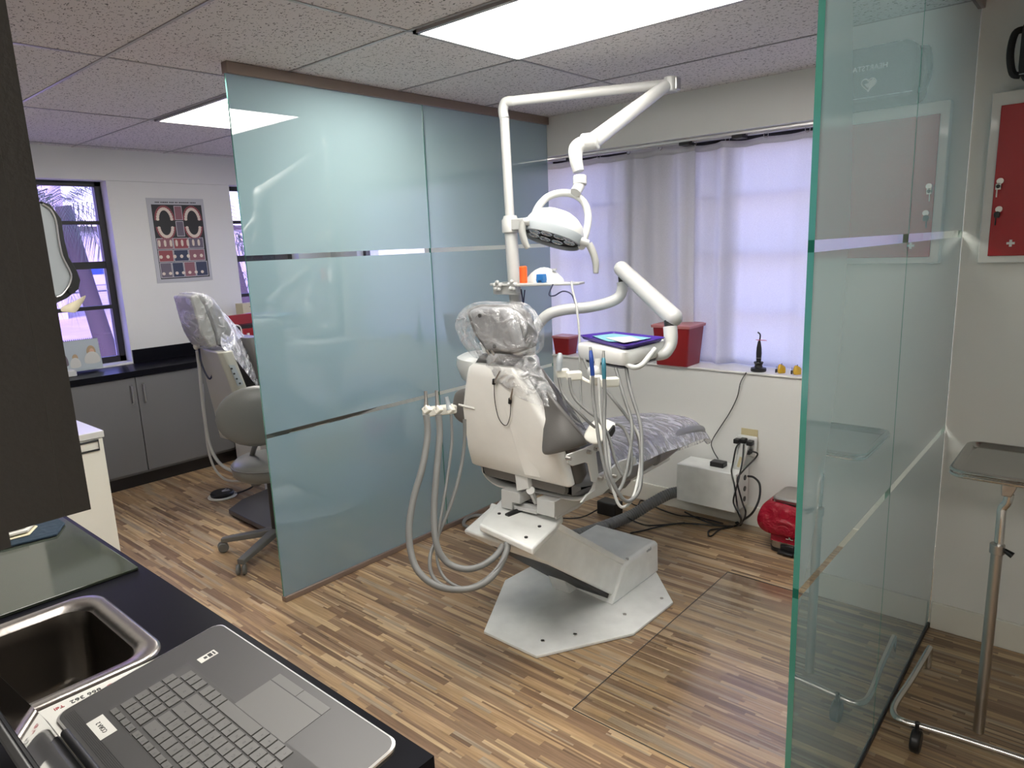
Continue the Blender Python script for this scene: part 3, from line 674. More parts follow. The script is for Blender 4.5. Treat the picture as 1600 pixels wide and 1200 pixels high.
# headrest: grey back plate, dark cushion, twin steel bars
hx = [(733, 486), (748, 480), (786, 482), (798, 500), (812, 545), (795, 551), (762, 548), (745, 520)]
ha = [P(*q, Y=1.90) for q in hx]; hc = sum(ha, V(0, 0, 0))/len(ha)
rings = [[hc+(p-hc)*.9+V(0, -.012, 0) for p in ha], ha, [p+V(.012, .03, 0) for p in ha]]
hr = obj('headrest_plate', MB().loft(rings), MGREY, t, bevel=.006)
hb = [P(*q, Y=1.95) for q in ((730, 484), (745, 477), (795, 479), (812, 492), (824, 525), (822, 545), (800, 553), (765, 552), (742, 520))]
rings = []; hc = sum(hb, V(0, 0, 0))/len(hb)
for k, d in ((.88, -.022), (1.0, -.005), (1.02, .03), (.97, .065), (.8, .08)): rings.append([hc+(p-hc)*k+V(0, d, 0) for p in hb])
obj('headrest_cushion', MB().loft(rings), DGREY, t)
for q in ((750, 493), (773, 541)): p = P(*q, Y=1.885); obj('plate_hole', MB().cyl(p, p+V(0, -.003, 0), .008, seg=12), BLACK, hr)
for dx in (-.013, .013):
    a = P(764, 546, Y=1.895)+V(dx, 0, 0); b = P(775, 563, Y=1.915)+V(dx, 0, 0)
    obj('headrest_bar', MB().cyl(a, b, .007, seg=12), CHROME, t)
# plastic covers
def lumpy(rings, amp, seed, sc=9): return [[shell_blob(p, amp, sc, seed) for p in r] for r in rings]
hb2 = [P(*q, Y=1.93) for q in ((724, 492), (734, 476), (768, 474), (806, 477), (822, 496), (833, 530), (829, 553), (800, 562), (757, 562), (737, 540), (722, 515))]
hc = sum(hb2, V(0, 0, 0))/len(hb2); rings = []
for k, d in ((.55, -.075), (.85, -.062), (1.0, -.03), (1.02, .02), (1.0, .08), (.8, .115)):
    r = [hc+(p-hc)*k+V(0, d, 0) for p in hb2]; r2, _ = smooth_path(r, [0]*len(r), 4, True); rings.append(r2)
hcov = obj('headrest_cover', MB().loft(lumpy(rings, .014, 1, 14)), WRAP, t, sub=1, ang=180)
tail = [[P(760, 548, Y=1.90), P(785, 556, Y=1.90), P(815, 556, Y=1.93), P(833, 552, Y=1.97)], [P(758, 562, Y=1.90), P(786, 572, Y=1.89), P(822, 572, Y=1.92), P(842, 566, Y=1.98)], [P(758, 574, Y=1.91), P(790, 592, Y=1.88), P(832, 600, Y=1.92), P(856, 596, Y=1.99)], [P(768, 588, Y=1.91), P(800, 618, Y=1.90), P(850, 640, Y=1.93), P(880, 634, Y=2.0)]]
sheet('cover_tail', [[shell_blob(p, .012, 12, 5) for p in r] for r in tail], WRAP, .001, t)
# cover over backrest front and seat (milky)
rows = []
prof = [(2.02, 1.20), (2.06, 1.14), (2.12, 1.05), (2.17, .95), (2.22, .86), (2.30, .785), (2.42, .755), (2.56, .755), (2.70, .765), (2.80, .762), (2.95, .748), (3.10, .732), (3.22, .705), (3.31, .67), (3.34, .625)]
for i, (y, z) in enumerate(prof):
    w = [.13, .16, .20, .235, .255, .265, .27, .27, .265, .26, .245, .235, .225, .20, .15][i]; ox = 0 if y < 2.6 else .03
    row = []
    for k in range(17):
        u = -1+2*k/16; e = abs(u)**4
        drop = (.0 if i < 5 else .085 if i < 9 else .10)*e; back_ = .05*e if i < 5 else 0
        row.append(shell_blob(V(CX+ox+w*math.copysign(abs(u)**.9, u), y-back_, z+.008-drop), .013, 10, 3))
    rows.append(row)
sheet('seat_cover', rows, WRAPT, .001, t, sub=2)
ft = [[P(1040, 655, X=-1.62), P(1070, 662, X=-1.60), P(1098, 668, X=-1.60), P(1108, 688, X=-1.60)], [P(1000, 700, X=-1.60), P(1040, 698, X=-1.58), P(1075, 697, X=-1.58), P(1092, 696, X=-1.58)], [P(998, 735, X=-1.60), P(1022, 728, X=-1.60), P(1045, 712, X=-1.58), P(1060, 702, X=-1.58)]]
sheet('foot_cover', [[shell_blob(p, .010, 14, 8) for p in r] for r in ft], WRAP, .001, t)

# bib chain hanging at the back of the headrest
t = thing('bib_chain', 'thin bib chain with two black clips, hanging down the white chair back', 'bib chain', P(785, 640, Y=1.93))
def YS(z): return 2.035-.115*(z-.72)/.46-.042
def onb(x, y):
    p = P(x, y, Y=1.94)
    for _ in range(3): p = P(x, y, Y=YS(p.z))
    return p
obj('chain', MB().tube([onb(*q) for q in ((772, 600), (773, 625), (778, 650), (785, 662), (792, 664), (797, 650), (798, 630))], .0016, 6, 6), BLACKM, t)
for a, b in (((781, 580), (772, 598)), ((801, 607), (797, 628))): 
    o_ = obj('clip', MB().tube([onb(*a), onb(*b)], [.0025, .005], 8, 1), STEEL, t)
    obj('clip_grip', MB().cyl(onb(b[0], b[1]-5), onb(b[0]-.5, b[1]+2), .0068, seg=10), BLACK, o_)

# ================================================================== SPITTOON / CUSPIDOR UNIT
SX, SY = -2.24, 2.42
t = thing('cuspidor_unit', 'white rounded cuspidor unit standing behind the dental chair', 'cuspidor', (SX, SY, 0))
bd = MB(); rings = []
c0 = P(722, 585, Y=2.30)
for z, a, b, dx in ((.975, .12, .10, .06), (.99, .165, .13, .03), (1.02, .20, .15, .01), (1.08, .22, .16, 0), (1.115, .215, .155, 0), (1.13, .19, .14, .01)):
    rings.append([V(-2.155+dx+a*math.cos(q*PI/18), 2.36+b*math.sin(q*PI/18), z) for q in range(36)])
bd.loft(rings); obj('body', bd, WHITE, t)
bw = MB(); bw.lathe([(.05, 0), (.105, .03), (.12, .07), (.115, .07), (.09, .02), (.02, .008)], (-2.10, 2.36, 1.12)); obj('bowl', bw, WHITE, t)
obj('mount_arm', MB().tube([(-2.13, 2.40, 1.0), (-2.12, 2.45, .80), (-2.04, 2.45, .66), (-1.95, 2.45, .655)], .04, 12, 4), OLDW, t)
# ================================================================== LIGHT POLE AND DENTAL LIGHT
pb = P(813, 590, Y=2.5); ptop = P(788, 185, Y=2.5)
t = thing('dental_light', 'white overhead dental light on its tall pole with jointed arm', 'dental light', V(pb.x, 2.5, 1.0))
pm = P(798, 362, Y=2.5)
obj('lower_pole', MB().cyl(V(pb.x+.005, 2.5, .98), pm, .030), LAMPW, t)
obj('upper_pole', MB().cyl(pm-V(0, 0, .03), ptop, .0215), LAMPW, t)
obj('collar', MB().lathe([(.036, 0), (.04, .004), (.04, .058), (.034, .066), (.03, .078)], P(798, 364, Y=2.5)), LAMPW, t)
obj('collar_block', MB().ob(P(818, 350, Y=2.5), (.065, .028, .026), Matrix.Identity(3)), LAMPW, t, bevel=.005)
el = [ptop, P(786, 172, Y=2.5), P(790, 160, Y=2.505), P(803, 158, Y=2.52)]
obj('elbow', MB().tube(el, .0225, 16, 6), LAMPW, t)
e0 = P(800, 158, Y=2.515); e1 = P(1048, 131, Z=2.29)
obj('upper_arm', MB().cyl(e0, e1, .0215), LAMPW, t)
obj('arm_joint', MB().cyl(e1+V(0, 0, -.035), e1+V(0, 0, .03), .030), LAMPW, t, bevel=.006)
obj('joint_cap', MB().box(e1.x-.022, e1.x+.035, e1.y-.01, e1.y+.03, e1.z-.028, e1.z+.024), ALU, t, bevel=.004)
s0 = P(1040, 134, Z=2.265); s1 = P(925, 222, D=2.72)
obj('spring_arm', MB().cyl(s0, s1, .026, .033), LAMPW, t, bevel=.003)
obj('spring_joint', MB().cyl(s1+V(-.035, 0, .0)+V(.0, -.02, 0), s1+V(.03, .0, 0), .034), LAMPW, t, bevel=.006)
g0 = P(918, 226, D=2.72); neck = [g0, P(908, 226, D=2.72), P(900, 234, D=2.72), P(900, 250, D=2.72), P(904, 268, D=2.72)]
obj('neck', MB().tube(neck, [.028, .030, .030, .026, .022], 16, 6), LAMPW, t)
n1 = P(906, 275, D=2.72); n2 = P(906, 289, D=2.72)
obj('swivel', MB().cyl(n1, n2, .027), LAMPW, t, bevel=.003)
obj('swivel_pin', MB().cyl(n2, P(899, 301, D=2.70), .021), LAMPW, t)
# ring yoke and head
hcn = P(872, 358, D=2.66)       # head centre
yn = P(886, 333, D=2.70)
A = P(833, 347, D=2.63); B = P(909, 385, D=2.63)
ax_lr = (B-A).normalized(); up_v = (P(893, 300, D=2.70)-(A+B)/2); up_v = (up_v-ax_lr*up_v.dot(ax_lr)).normalized(); mid = (A+B)/2
R_ = (B-A).length/2
pts = [mid+ax_lr*(-math.cos(a)*R_*1.02)+up_v*(math.sin(a)*R_*1.42) + FW*(.06*math.sin(a)) for a in [PI*k/24 for k in range(25)]]
pts = [A] + [P(*q, D=2.68+.05*math.sin(PI*i/9)) for i, q in enumerate(((834, 340), (842, 322), (856, 308), (874, 302), (893, 303), (908, 311), (917, 326), (919, 344), (916, 362), (911, 378)))] + [B]
obj('yoke', MB().tube(pts, .0145, 12, 5), LAMPW, t)
# head: dome above, gasket rim, reflector face below
fd = P(866, 372, D=2.60)-P(874, 334, D=2.70); fd = V(-.05, -.42, -.90).normalized()
lr = (ax_lr - fd*ax_lr.dot(fd)).normalized(); dp = fd.cross(lr)
Rm = Matrix((lr, dp, fd)).transposed(); hc = P(865, 362, D=2.66); L_, Wd = .118, .088
def hring(k, d, sx=1): return [hc + lr*(L_*k*math.copysign(abs(math.cos(a))**.85, math.cos(a))) + dp*(Wd*k*math.copysign(abs(math.sin(a))**.85, math.sin(a))) + fd*d for a in [2*PI*j/40 for j in range(40)]]
head = obj('lamp_head', MB().loft([hring(.15, -.085), hring(.45, -.078), hring(.7, -.062), hring(.88, -.04), hring(.98, -.015), hring(1.0, .0)]), LAMPW, t)
obj('rim', MB().loft([hring(1.0, 0), hring(1.01, .012), hring(.97, .034), hring(.93, .036), hring(.90, .022)], False), GASKET, head)
obj('face', MB().loft([hring(.92, .018), hring(.90, .020)]), BLACK, head)
for u, w in ((-.62, .15), (-.22, .32), (-.22, -.42), (.22, .38), (.22, -.38), (.62, .0), (-.62, -.35), (.6, .45)):
    c = hc + lr*L_*u*.95 + dp*Wd*w + fd*.02
    obj('reflector', MB().torus(c+fd*.004, .020, .003, fd, seg=20).lathe([(.018, .004), (.012, .001), (.004, .0)], c, fd, 20), MIRR, head)
for nm, q in (('left', ((827, 346), (817, 347), (816, 362), (820, 378), (825, 388))), ('right', ((905, 376), (920, 381), (927, 396), (931, 412), (931, 427)))):
    dd = 2.60 if nm == 'left' else 2.63
    pp = [P(*k, D=dd) for k in q]
    obj('handle_mount', MB().cyl(pp[0], pp[1], .017, .014), LAMPW, t, bevel=.003)
    obj('handle', MB().tube(pp[1:], [.014, .014, .013, .010], 12, 6), HANDG, t, bevel=0)

# ================================================================== SMALL SHELF ON THE POLE
sc = P(800, 447, Y=2.47)
t = thing('pole_shelf', 'small white shelf clamped to the light pole, with star-shaped knobs', 'shelf', sc)
sh_ = [P(*q, Z=1.455) for q in ((786, 441), (812, 446), (900, 438), (896, 433), (850, 430), (815, 432))]
shelf = MB().prism([(-2.24, 2.42, 1.452), (-2.06, 2.40, 1.452), (-1.80, 2.52, 1.452), (-1.82, 2.60, 1.452), (-2.10, 2.56, 1.452), (-2.24, 2.55, 1.452)], (0, 0, -.012))
obj('shelf_plate', shelf, LAMPW, t, bevel=.004)
obj('clamp_block', MB().box(-2.22, -2.08, 2.42, 2.465, 1.40, 1.452), LAMPW, t, bevel=.006)
for q in ((777, 447), (800, 446)):
    c = P(*q, Y=2.40); k = MB().cyl(c, c+V(0, .03, 0), .014, seg=12)
    for a in range(5): d = V(math.cos(a*2*PI/5+.3), 0, math.sin(a*2*PI/5+.3))*.017; k.ell(c+d, (.010, .011, .010), seg=10, rg=6)
    obj('star_knob', k, LAMPW, t)
zs = 1.452
c = P(818, 438, Y=2.47); c.z = zs
tag(obj('cup', MB().lathe([(.018, 0), (.018, .072), (.014, .076), (.0, .076)], c), ORANGE), 'orange plastic cap upside down on the pole shelf', 'cup')
c2 = P(846, 436, Y=2.50); c2.z = zs
tag(obj('plastic_block', MB().box(c2.x-.018, c2.x+.018, c2.y-.015, c2.y+.015, zs+.012, zs+.038).box(c2.x-.018, c2.x-.010, c2.y-.015, c2.y+.015, zs, zs+.012).box(c2.x+.010, c2.x+.018, c2.y-.015, c2.y+.015, zs, zs+.012), BLUE, bevel=.002), 'small blue plastic cap standing on the pole shelf', 'plastic part')
c3 = P(848, 425, Y=2.56); c3.z = zs
t = thing('scaler_unit', 'rounded pale desk unit on the pole shelf behind the blue cap', 'dental device', c3)
rings = []
for k in range(9):
    u = k/8; rings.append([V(c3.x-.09+.20*u, c3.y, zs)+V(0, .035*math.cos(a)*math.sin(PI*min(max(u, .06), .94))**.5, .066*max(math.sin(a), 0)*math.sin(PI*min(max(u*.9+.06, .05), .95))**.7) for a in [PI*j/10 for j in range(11)]]+[V(c3.x-.09+.20*u, c3.y, zs)])
obj('body', MB().loft(rings), OLDW, t); p_ = V(c3.x+.075, c3.y-.01, zs+.052); obj('knob', MB().cyl(p_, p_+V(0, 0, .008), .012), LAMPW, t)
obj('cord', MB().tube([P(814, 452, Y=2.46), P(817, 470, Y=2.46), P(815, 480, Y=2.46), P(817, 510, Y=2.46), P(818, 560, Y=2.46)], .0035, 6, 5).tube([P(820, 453, Y=2.46), P(818, 475, Y=2.46), P(816, 500, Y=2.47)], .003, 6, 5), NAVY, t)

# ================================================================== DELIVERY UNIT
t = thing('delivery_unit', 'white instrument delivery table on a bent arm over the dental chair', 'delivery unit', P(970, 560, D=2.85))
d_ = [P(828, 560, Y=2.42), P(830, 535, Y=2.42), P(838, 512, Y=2.42), P(856, 492, Y=2.44), P(882, 484, Y=2.48), P(920, 480, Y=2.55), P(950, 473, Y=2.60), P(967, 464, Y=2.63), P(973, 450, Y=2.64), P(972, 440, Y=2.64)]
obj('bent_arm', MB().tube(d_, .0245, 16, 6), ARMW, t)
j0 = P(972, 443, Y=2.64); j1 = P(971, 432, Y=2.64)
obj('arm_pin', MB().cyl(j0, j1, .015), BLACK, t)
f0 = P(971, 420, Y=2.63); f1 = P(1052, 496, D=2.80)
obj('spring_arm', MB().cyl(f0, f1, .033, .038).ell(f0, (.033, .033, .033), seg=20, rg=10).ell(f1, (.038, .038, .038), seg=20, rg=10), ARMW, t)
obj('arm_pin', MB().cyl(P(1046, 500, D=2.80), P(1047, 512, D=2.80), .022), BLACK, t)
obj('drop_arm', MB().tube([P(1047, 510, D=2.80), P(1048, 528, D=2.80), P(1046, 540, D=2.80), P(1038, 552, D=2.79), P(1025, 556, D=2.78)], [.028, .028, .027, .024, .02], 16, 5), WHITE, t)
# table body: rounded slab, z about 1.17..1.25
tb = [P(897, 537, Z=1.222), P(978, 549, Z=1.222), P(1048, 531, Z=1.222)]
A_, B_, C_ = tb; D_ = A_+C_-B_
def rpoly(ps, r, n=5):
    o = []; L = len(ps)
    for i in range(L):
        p, a, b = ps[i], (ps[i-1]-ps[i]).normalized(), (ps[(i+1) % L]-ps[i]).normalized()
        for k in range(n+1):
            u = k/n; q = p + a*r*(1-u)**2 + b*r*u*u; o.append(q)
    return o
def scl(ps, k, dz): c = sum(ps, V(0, 0, 0))/len(ps); return [c+(p-c)*k+V(0, 0, dz) for p in ps]
q4 = rpoly([A_, B_, C_, D_], .045)
obj('table', MB().loft([scl(q4, .80, -.068), scl(q4, .93, -.060), scl(q4, .99, -.04), scl(q4, 1.0, -.008), scl(q4, .97, 0)]), DELIV, t)
obj('bottom_plate', MB().loft([scl(q4, .78, -.078), scl(q4, .90, -.066)]), BLACK, t)
obj('hand_rail', MB().tube([P(972, 566, D=2.64), P(990, 574, D=2.62), P(1003, 570, D=2.62), P(1015, 556, D=2.63), P(1024, 545, D=2.64)], [.008, .0105, .0105, .0105, .010], 12, 6), WHITE, t)
obj('hanger', MB().cyl(P(934, 560, D=2.66), P(933, 580, D=2.66), .012).ell(P(928, 582, D=2.66), (.03, .02, .028), seg=16, rg=8), WHITE, t)
hp = [((868, 580), (888, 586), 2.60), ((884, 584), (908, 590), 2.58), ((921, 590), (940, 597), 2.52), ((936, 594), (966, 600), 2.50)]
for a, b, D_0 in hp:
    a3, b3 = P(a[0]+2, a[1], D=D_0), P(b[0], b[1], D=D_0+.01)
    obj('holder', MB().ob((a3+b3)/2, ((b3-a3).length/2, .016, .017), axes((0, 0, 1), b3-a3)), CREAM, t, bevel=.006)
obj('holder_bar', MB().tube([P(905, 588, D=2.60), P(918, 596, D=2.57), P(932, 600, D=2.54)], .007, 8, 3), CREAM, t)
# purple tray with papers
tz = 1.226
tr4 = [P(*q, Z=1.24) for q in ((905, 524), (978, 541), (1040, 527), (958, 518))]
q5 = rpoly(tr4, .02)
t = thing('instrument_tray', 'purple plastic tray lying on the delivery table', 'tray', sum(tr4, V(0, 0, 0))/4)
obj('tray_body', MB().loft([scl(q5, .93, -.014), scl(q5, 1.0, 0), scl(q5, 1.02, .001), scl(q5, 1.02, -.002), scl(q5, .985, -.002), scl(q5, .92, -.012)]), PURPLE, t)
pz = 1.2315
tag(obj('paper_liner', MB().prism([P(*q, Z=pz) for q in ((925, 525), (958, 520), (1022, 527), (992, 534), (950, 534))], (0, 0, .0012)), CYAN), 'pale blue paper liner inside the purple tray', 'paper')
tag(obj('paper_napkin', MB().prism([P(*q, Z=pz+.003) for q in ((946, 528), (985, 526), (1002, 531), (975, 536))], (0, 0, .0012)), PAPER), 'white folded napkin inside the purple tray', 'napkin')
# handpieces with hoses
def hose(mb, pts, r): return mb.tube(pts, r, 10, 7)
def hand(name, label, cat, top, bot, mtl, mth, dd, r, hosepts, hr=.0065, group=None, tip=None):
    t = thing(name, label, cat, P(*bot, D=dd))
    obj('body', MB().tube([P(*top, D=dd+.01), P((top[0]*2+bot[0])/3, (top[1]*2+bot[1])/3, D=dd), P(*bot, D=dd)], [r*.7, r, r*.9], 12, 4), mtl, t)
    if tip: obj('tip', MB().cyl(P(*tip, D=dd+.01), P(*top, D=dd+.01), r*.55, r*.7), STEEL, t)
    obj('hose', hose(MB(), [P(q[0], q[1], D=q[2]) for q in hosepts], hr), mth, t)
hand('dental_handpiece', 'deep blue dental handpiece in its holder on the delivery table', 'handpiece', (923, 548), (926, 587), BLUED, TUBE, 2.49, .0085,
     [(926, 587, 2.49), (927, 620, 2.49), (932, 660, 2.47), (938, 700, 2.45), (950, 750, 2.42), (962, 770, 2.42), (975, 750, 2.45), (985, 700, 2.5), (987, 660, 2.55), (975, 620, 2.6), (962, 575, 2.66)], .0065, None, (922, 542))
hand('dental_handpiece', 'grey and teal dental handpiece beside the deep blue one', 'handpiece', (943, 560), (944, 592), TEAL, TUBE, 2.46, .0085,
     [(944, 592, 2.46), (945, 620, 2.46), (944, 650, 2.45), (945, 690, 2.42), (952, 740, 2.38), (970, 776, 2.38), (985, 782, 2.40), (1000, 760, 2.45), (1003, 700, 2.52), (1000, 660, 2.56), (985, 610, 2.62), (978, 572, 2.66)], .007, None, (943, 548))
hand('air_syringe', 'grey air and water syringe in the left holder of the delivery table', 'syringe', (875, 553), (873, 580), GASKET, TUBE, 2.585, .012,
     [(873, 590, 2.585), (878, 612, 2.58), (890, 630, 2.56), (905, 645, 2.55), (918, 658, 2.55), (930, 668, 2.56)], .0055)
t = thing('instrument_hose', 'grey hose looping from the second holder down across the chair', 'hose', P(891, 600, D=2.57))
obj('tube', hose(MB(), [P(q[0], q[1], D=q[2]) for q in ((890, 590, 2.57), (892, 608, 2.57), (900, 625, 2.56), (918, 642, 2.54), (934, 655, 2.52), (950, 680, 2.5), (962, 720, 2.47), (975, 745, 2.46), (985, 735, 2.48), (986, 700, 2.5), (975, 670, 2.52), (962, 662, 2.52))], .006), TUBE, t)
t = thing('instrument_hose', 'pale grey hose hanging between the two handpieces', 'hose', P(936, 600, D=2.5))
obj('tube', hose(MB(), [P(q[0], q[1], D=q[2]) for q in ((935, 590, 2.5), (937, 620, 2.49), (939, 655, 2.48), (950, 700, 2.46), (955, 750, 2.42), (965, 785, 2.40), (976, 792, 2.40), (990, 775, 2.42), (1000, 730, 2.5), (1001, 690, 2.55), (990, 665, 2.58))], .0055), TUBEL, t)
t = thing('instrument_hose', 'dark grey hose running behind the handpieces to the coil beside the chair', 'hose', P(920, 565, D=2.7))
obj('tube', hose(MB(), [P(q[0], q[1], D=q[2]) for q in ((912, 560, 2.72), (920, 578, 2.70), (945, 608, 2.66), (975, 645, 2.62), (995, 675, 2.58), (1001, 715, 2.53), (998, 750, 2.48))], .006), TUBE, t)
t = thing('instrument_hose', 'thin hose hanging straight down behind the delivery table', 'hose', P(905, 540, D=2.8))
obj('tube', hose(MB(), [P(q[0], q[1], D=q[2]) for q in ((893, 440, 2.95), (895, 455, 2.93), (901, 480, 2.90), (905, 520, 2.88), (906, 560, 2.87), (907, 600, 2.87), (908, 640, 2.87))], .005), TUBEL, t)
t = thing('cord', 'thin dark cord drooping under the pole shelf in front of the curtain', 'cord', P(880, 455, D=2.9))
obj('wire', hose(MB(), [P(q[0], q[1], D=q[2]) for q in ((864, 444, 2.95), (858, 460, 2.95), (866, 462, 2.94), (880, 455, 2.93), (893, 460, 2.92), (899, 475, 2.91))], .003), NAVY, t)

# ================================================================== SUCTION HOLDER (left of the chair)
t = thing('suction_holder', 'white three-way suction holder bar on the left of the dental chair', 'tool holder', P(690, 640, X=-2.12))
a3, b3 = P(661, 645, X=-2.13), P(716, 637, X=-2.06)
obj('bar', MB().ob((a3+b3)/2, ((b3-a3).length/2, .02, .019), axes((0, 0, 1), b3-a3)), CREAM, t, bevel=.007)
obj('arm', MB().cyl(b3, P(731, 640, X=-2.045), .012), WHITE, t)
def suction(label, top, hold, pts, r, mtl, tipm, rt):
    t = thing('suction_tube', label, 'suction hose', P(hold[0], hold[1], D=pts[0][2]))
    dd = pts[0][2]
    obj('tip', MB().tube([P(*top, D=dd), P((top[0]+hold[0])/2, (top[1]+hold[1])/2, D=dd), P(*hold, D=dd)], [rt*.8, rt*.8, rt*1.5], 12, 3), tipm, t)
    obj('valve', MB().ob(P(hold[0]+1, hold[1], D=dd), (.014, .014, .012), axes((.2, -1, .3))), CREAM, t, bevel=.004)
    obj('hose', hose(MB(), [P(q[0], q[1], D=q[2]) for q in pts], r), mtl, t)
suction('thick grey suction hose farthest left, with a steel tip', (665, 611), (666, 640), [(666, 648, 2.62), (668, 680, 2.62), (660, 730, 2.6), (646, 780, 2.58), (639, 830, 2.56), (645, 875, 2.54), (662, 902, 2.52), (690, 918, 2.52), (725, 921, 2.54), (755, 912, 2.56), (778, 890, 2.6), (792, 860, 2.64), (792, 848, 2.66)], .0125, TUBE, STEEL, .008)
suction('thick grey suction hose second from the left, with a steel tip', (682, 610), (684, 640), [(685, 648, 2.64), (687, 680, 2.64), (682, 740, 2.62), (678, 800, 2.6), (682, 850, 2.58), (698, 878, 2.58), (725, 889, 2.58), (752, 884, 2.60), (775, 868, 2.64), (786, 852, 2.66)], .0125, TUBE, STEEL, .008)
suction('thin light grey tube third from the left on the suction holder', (697, 620), (703, 640), [(705, 648, 2.66), (706, 690, 2.66), (700, 740, 2.64), (692, 790, 2.62), (684, 840, 2.6), (684, 880, 2.58), (700, 908, 2.56), (735, 920, 2.56), (768, 905, 2.58), (785, 880, 2.62), (790, 855, 2.66)], .0055, TUBE, GASKET, .010)
t = thing('instrument_hose', 'thin dark grey hose hanging left of the chair back down into the floor loop', 'hose', P(727, 660, D=2.75))
obj('tube', hose(MB(), [P(q[0], q[1], D=q[2]) for q in ((726, 655, 2.75), (725, 700, 2.74), (716, 750, 2.70), (700, 800, 2.66), (684, 838, 2.62), (672, 870, 2.58), (676, 900, 2.56), (700, 918, 2.55), (735, 917, 2.56), (765, 900, 2.58), (788, 870, 2.62), (791, 852, 2.66))], .007), TUBE, t)
t = thing('instrument_hose', 'blue hose behind the left edge of the chair back', 'hose', P(728, 665, D=2.8))
obj('tube', hose(MB(), [P(q[0], q[1], D=q[2]) for q in ((725, 655, 2.96), (728, 680, 3.06), (735, 693, 3.12), (745, 700, 3.15))], .005), BLUE, t)
t = thing('floor_hose', 'grey hose curling on the floor behind the chair plate, beside the glass partition', 'hose', P(735, 820, Z=.012))
obj('tube', hose(MB(), [P(*q, Z=.016) for q in ((756, 806), (740, 806), (727, 812), (725, 820), (735, 825), (752, 826))], .011), TUBE, t)

# ================================================================== BACK WALL ITEMS
t = thing('junction_box', 'pale metal utility box on the low wall with a black adapter on top', 'utility box', (-1.66, 3.58, .125))
obj('cover', MB().box(-1.83, -1.475, 3.50, 3.676, .128, .350), OLDW, t, bevel=.004)
for z in (.300, .235, .175): obj('port', MB().cyl((-1.478, 3.62, z), (-1.471, 3.62, z), .015, seg=16), BLACK, t)
tag(obj('power_adapter', MB().box(-1.655, -1.575, 3.555, 3.615, .3505, .380), BLACK, bevel=.005), 'small black adapter lying on top of the pale utility box', 'power adapter')
t = thing('wall_outlet', 'ivory wall outlet behind the white plug adapter', 'wall outlet', (-1.475, YB, .45))
obj('plate', MB().box(-1.53, -1.435, YB-.006, YB-.0005, .43, .565), IVORY, t, bevel=.002)
t = thing('plug_adapter', 'white multi-plug wall adapter full of black plugs', 'plug adapter', (-1.475, 3.66, .42))
obj('body', MB().box(-1.545, -1.43, 3.655, YB-.007, .41, .53), WHITE, t, bevel=.01)
for x, z in ((-1.53, .50), (-1.495, .508), (-1.455, .50), (-1.465, .448)):
    obj('plug', MB().box(x-.016, x+.016, 3.615, 3.655, z-.013, z+.013), BLACK, t, bevel=.004)
t = thing('power_strip', 'white power strip hanging down beside the wall outlet', 'power strip', (-1.55, 3.62, .36))
a, b = P(1163, 700, Y=3.62), P(1152, 736, Y=3.60)
obj('body', MB().ob((a+b)/2, (.024, .015, (a-b).length/2+.02), axes(a-b, (1, 0, 0))), WHITE, t, bevel=.005)
obj('label_plate', MB().ob((a+b)/2+V(0, -.0158, -.01), (.008, .001, .03), axes(a-b, (1, 0, 0))), IVORY, t)
def cord(label, pts, r=.0045, m=BLACK, name='cable', cat='cable'):
    mb = MB().tube([P(q[0], q[1], **q[2]) for q in pts], r, 8, 6)
    return tag(obj(name, mb, m), label, cat)
def Y(v): return dict(Y=v)
F0 = dict(Z=.008)
cord('black cord from the leftmost plug down past the power strip', [(1156, 692, Y(3.60)), (1150, 700, Y(3.58)), (1145, 725, Y(3.57)), (1143, 738, Y(3.5)), (1148, 760, Y(3.47)), (1152, 790, Y(3.46)), (1158, 812, Y(3.44)), (1150, 822, F0), (1120, 820, F0), (1095, 812, F0), (1070, 800, F0)])
cord('black cord from the middle plugs bundled in front of the utility box', [(1162, 694, Y(3.60)), (1160, 720, Y(3.56)), (1155, 745, Y(3.48)), (1150, 765, Y(3.46)), (1146, 785, Y(3.46)), (1155, 805, Y(3.45)), (1158, 820, F0), (1130, 822, F0), (1060, 818, F0), (1000, 830, F0), (985, 833, F0)])
cord('black cord from the lowest plug crossing over the bundle', [(1172, 705, Y(3.60)), (1183, 708, Y(3.60)), (1180, 716, Y(3.60)), (1160, 737, Y(3.52)), (1152, 752, Y(3.47)), (1160, 785, Y(3.46)), (1165, 800, Y(3.45)), (1160, 815, F0), (1140, 824, F0), (1110, 828, F0), (1107, 836, F0), (1112, 837, F0), (1125, 827, F0), (1140, 822, F0)])
cord('thick black cord looping out from the side of the utility box', [(1169, 744, Y(3.62)), (1178, 746, Y(3.58)), (1187, 757, Y(3.55)), (1186, 780, Y(3.52)), (1175, 802, Y(3.48)), (1160, 813, F0), (1150, 817, F0)], .006)
cord('black cord running along the floor toward the black power brick', [(1130, 818, F0), (1090, 808, F0), (1060, 805, F0), (1030, 795, F0), (1003, 782, F0), (995, 790, F0), (975, 780, F0), (945, 767, F0)])
cord('short black cord on the floor between power brick and chair base', [(978, 803, dict(Z=.03)), (983, 810, dict(Z=.07)), (1000, 818, dict(Z=.06)), (1020, 821, F0), (1070, 817, F0)])
cord('thin black cord from the curing light on the sill down the white wall', [(1166, 582, dict(Y=3.672)), (1157, 598, dict(Y=3.672)), (1152, 620, dict(Y=3.672)), (1140, 645, dict(Y=3.672)), (1125, 668, dict(Y=3.67)), (1112, 690, dict(Y=3.66)), (1114, 703, dict(Y=3.64)), (1122, 717, dict(Y=3.60))], .0028)
t = thing('power_brick', 'black power brick on the floor behind the chair pump cover', 'power adapter', P(950, 805, Z=0))
c = P(953, 803, Z=.0)
obj('body', MB().box(c.x-.065, c.x+.065, c.y-.045, c.y+.045, .002, .085), BLACK, t, bevel=.006)
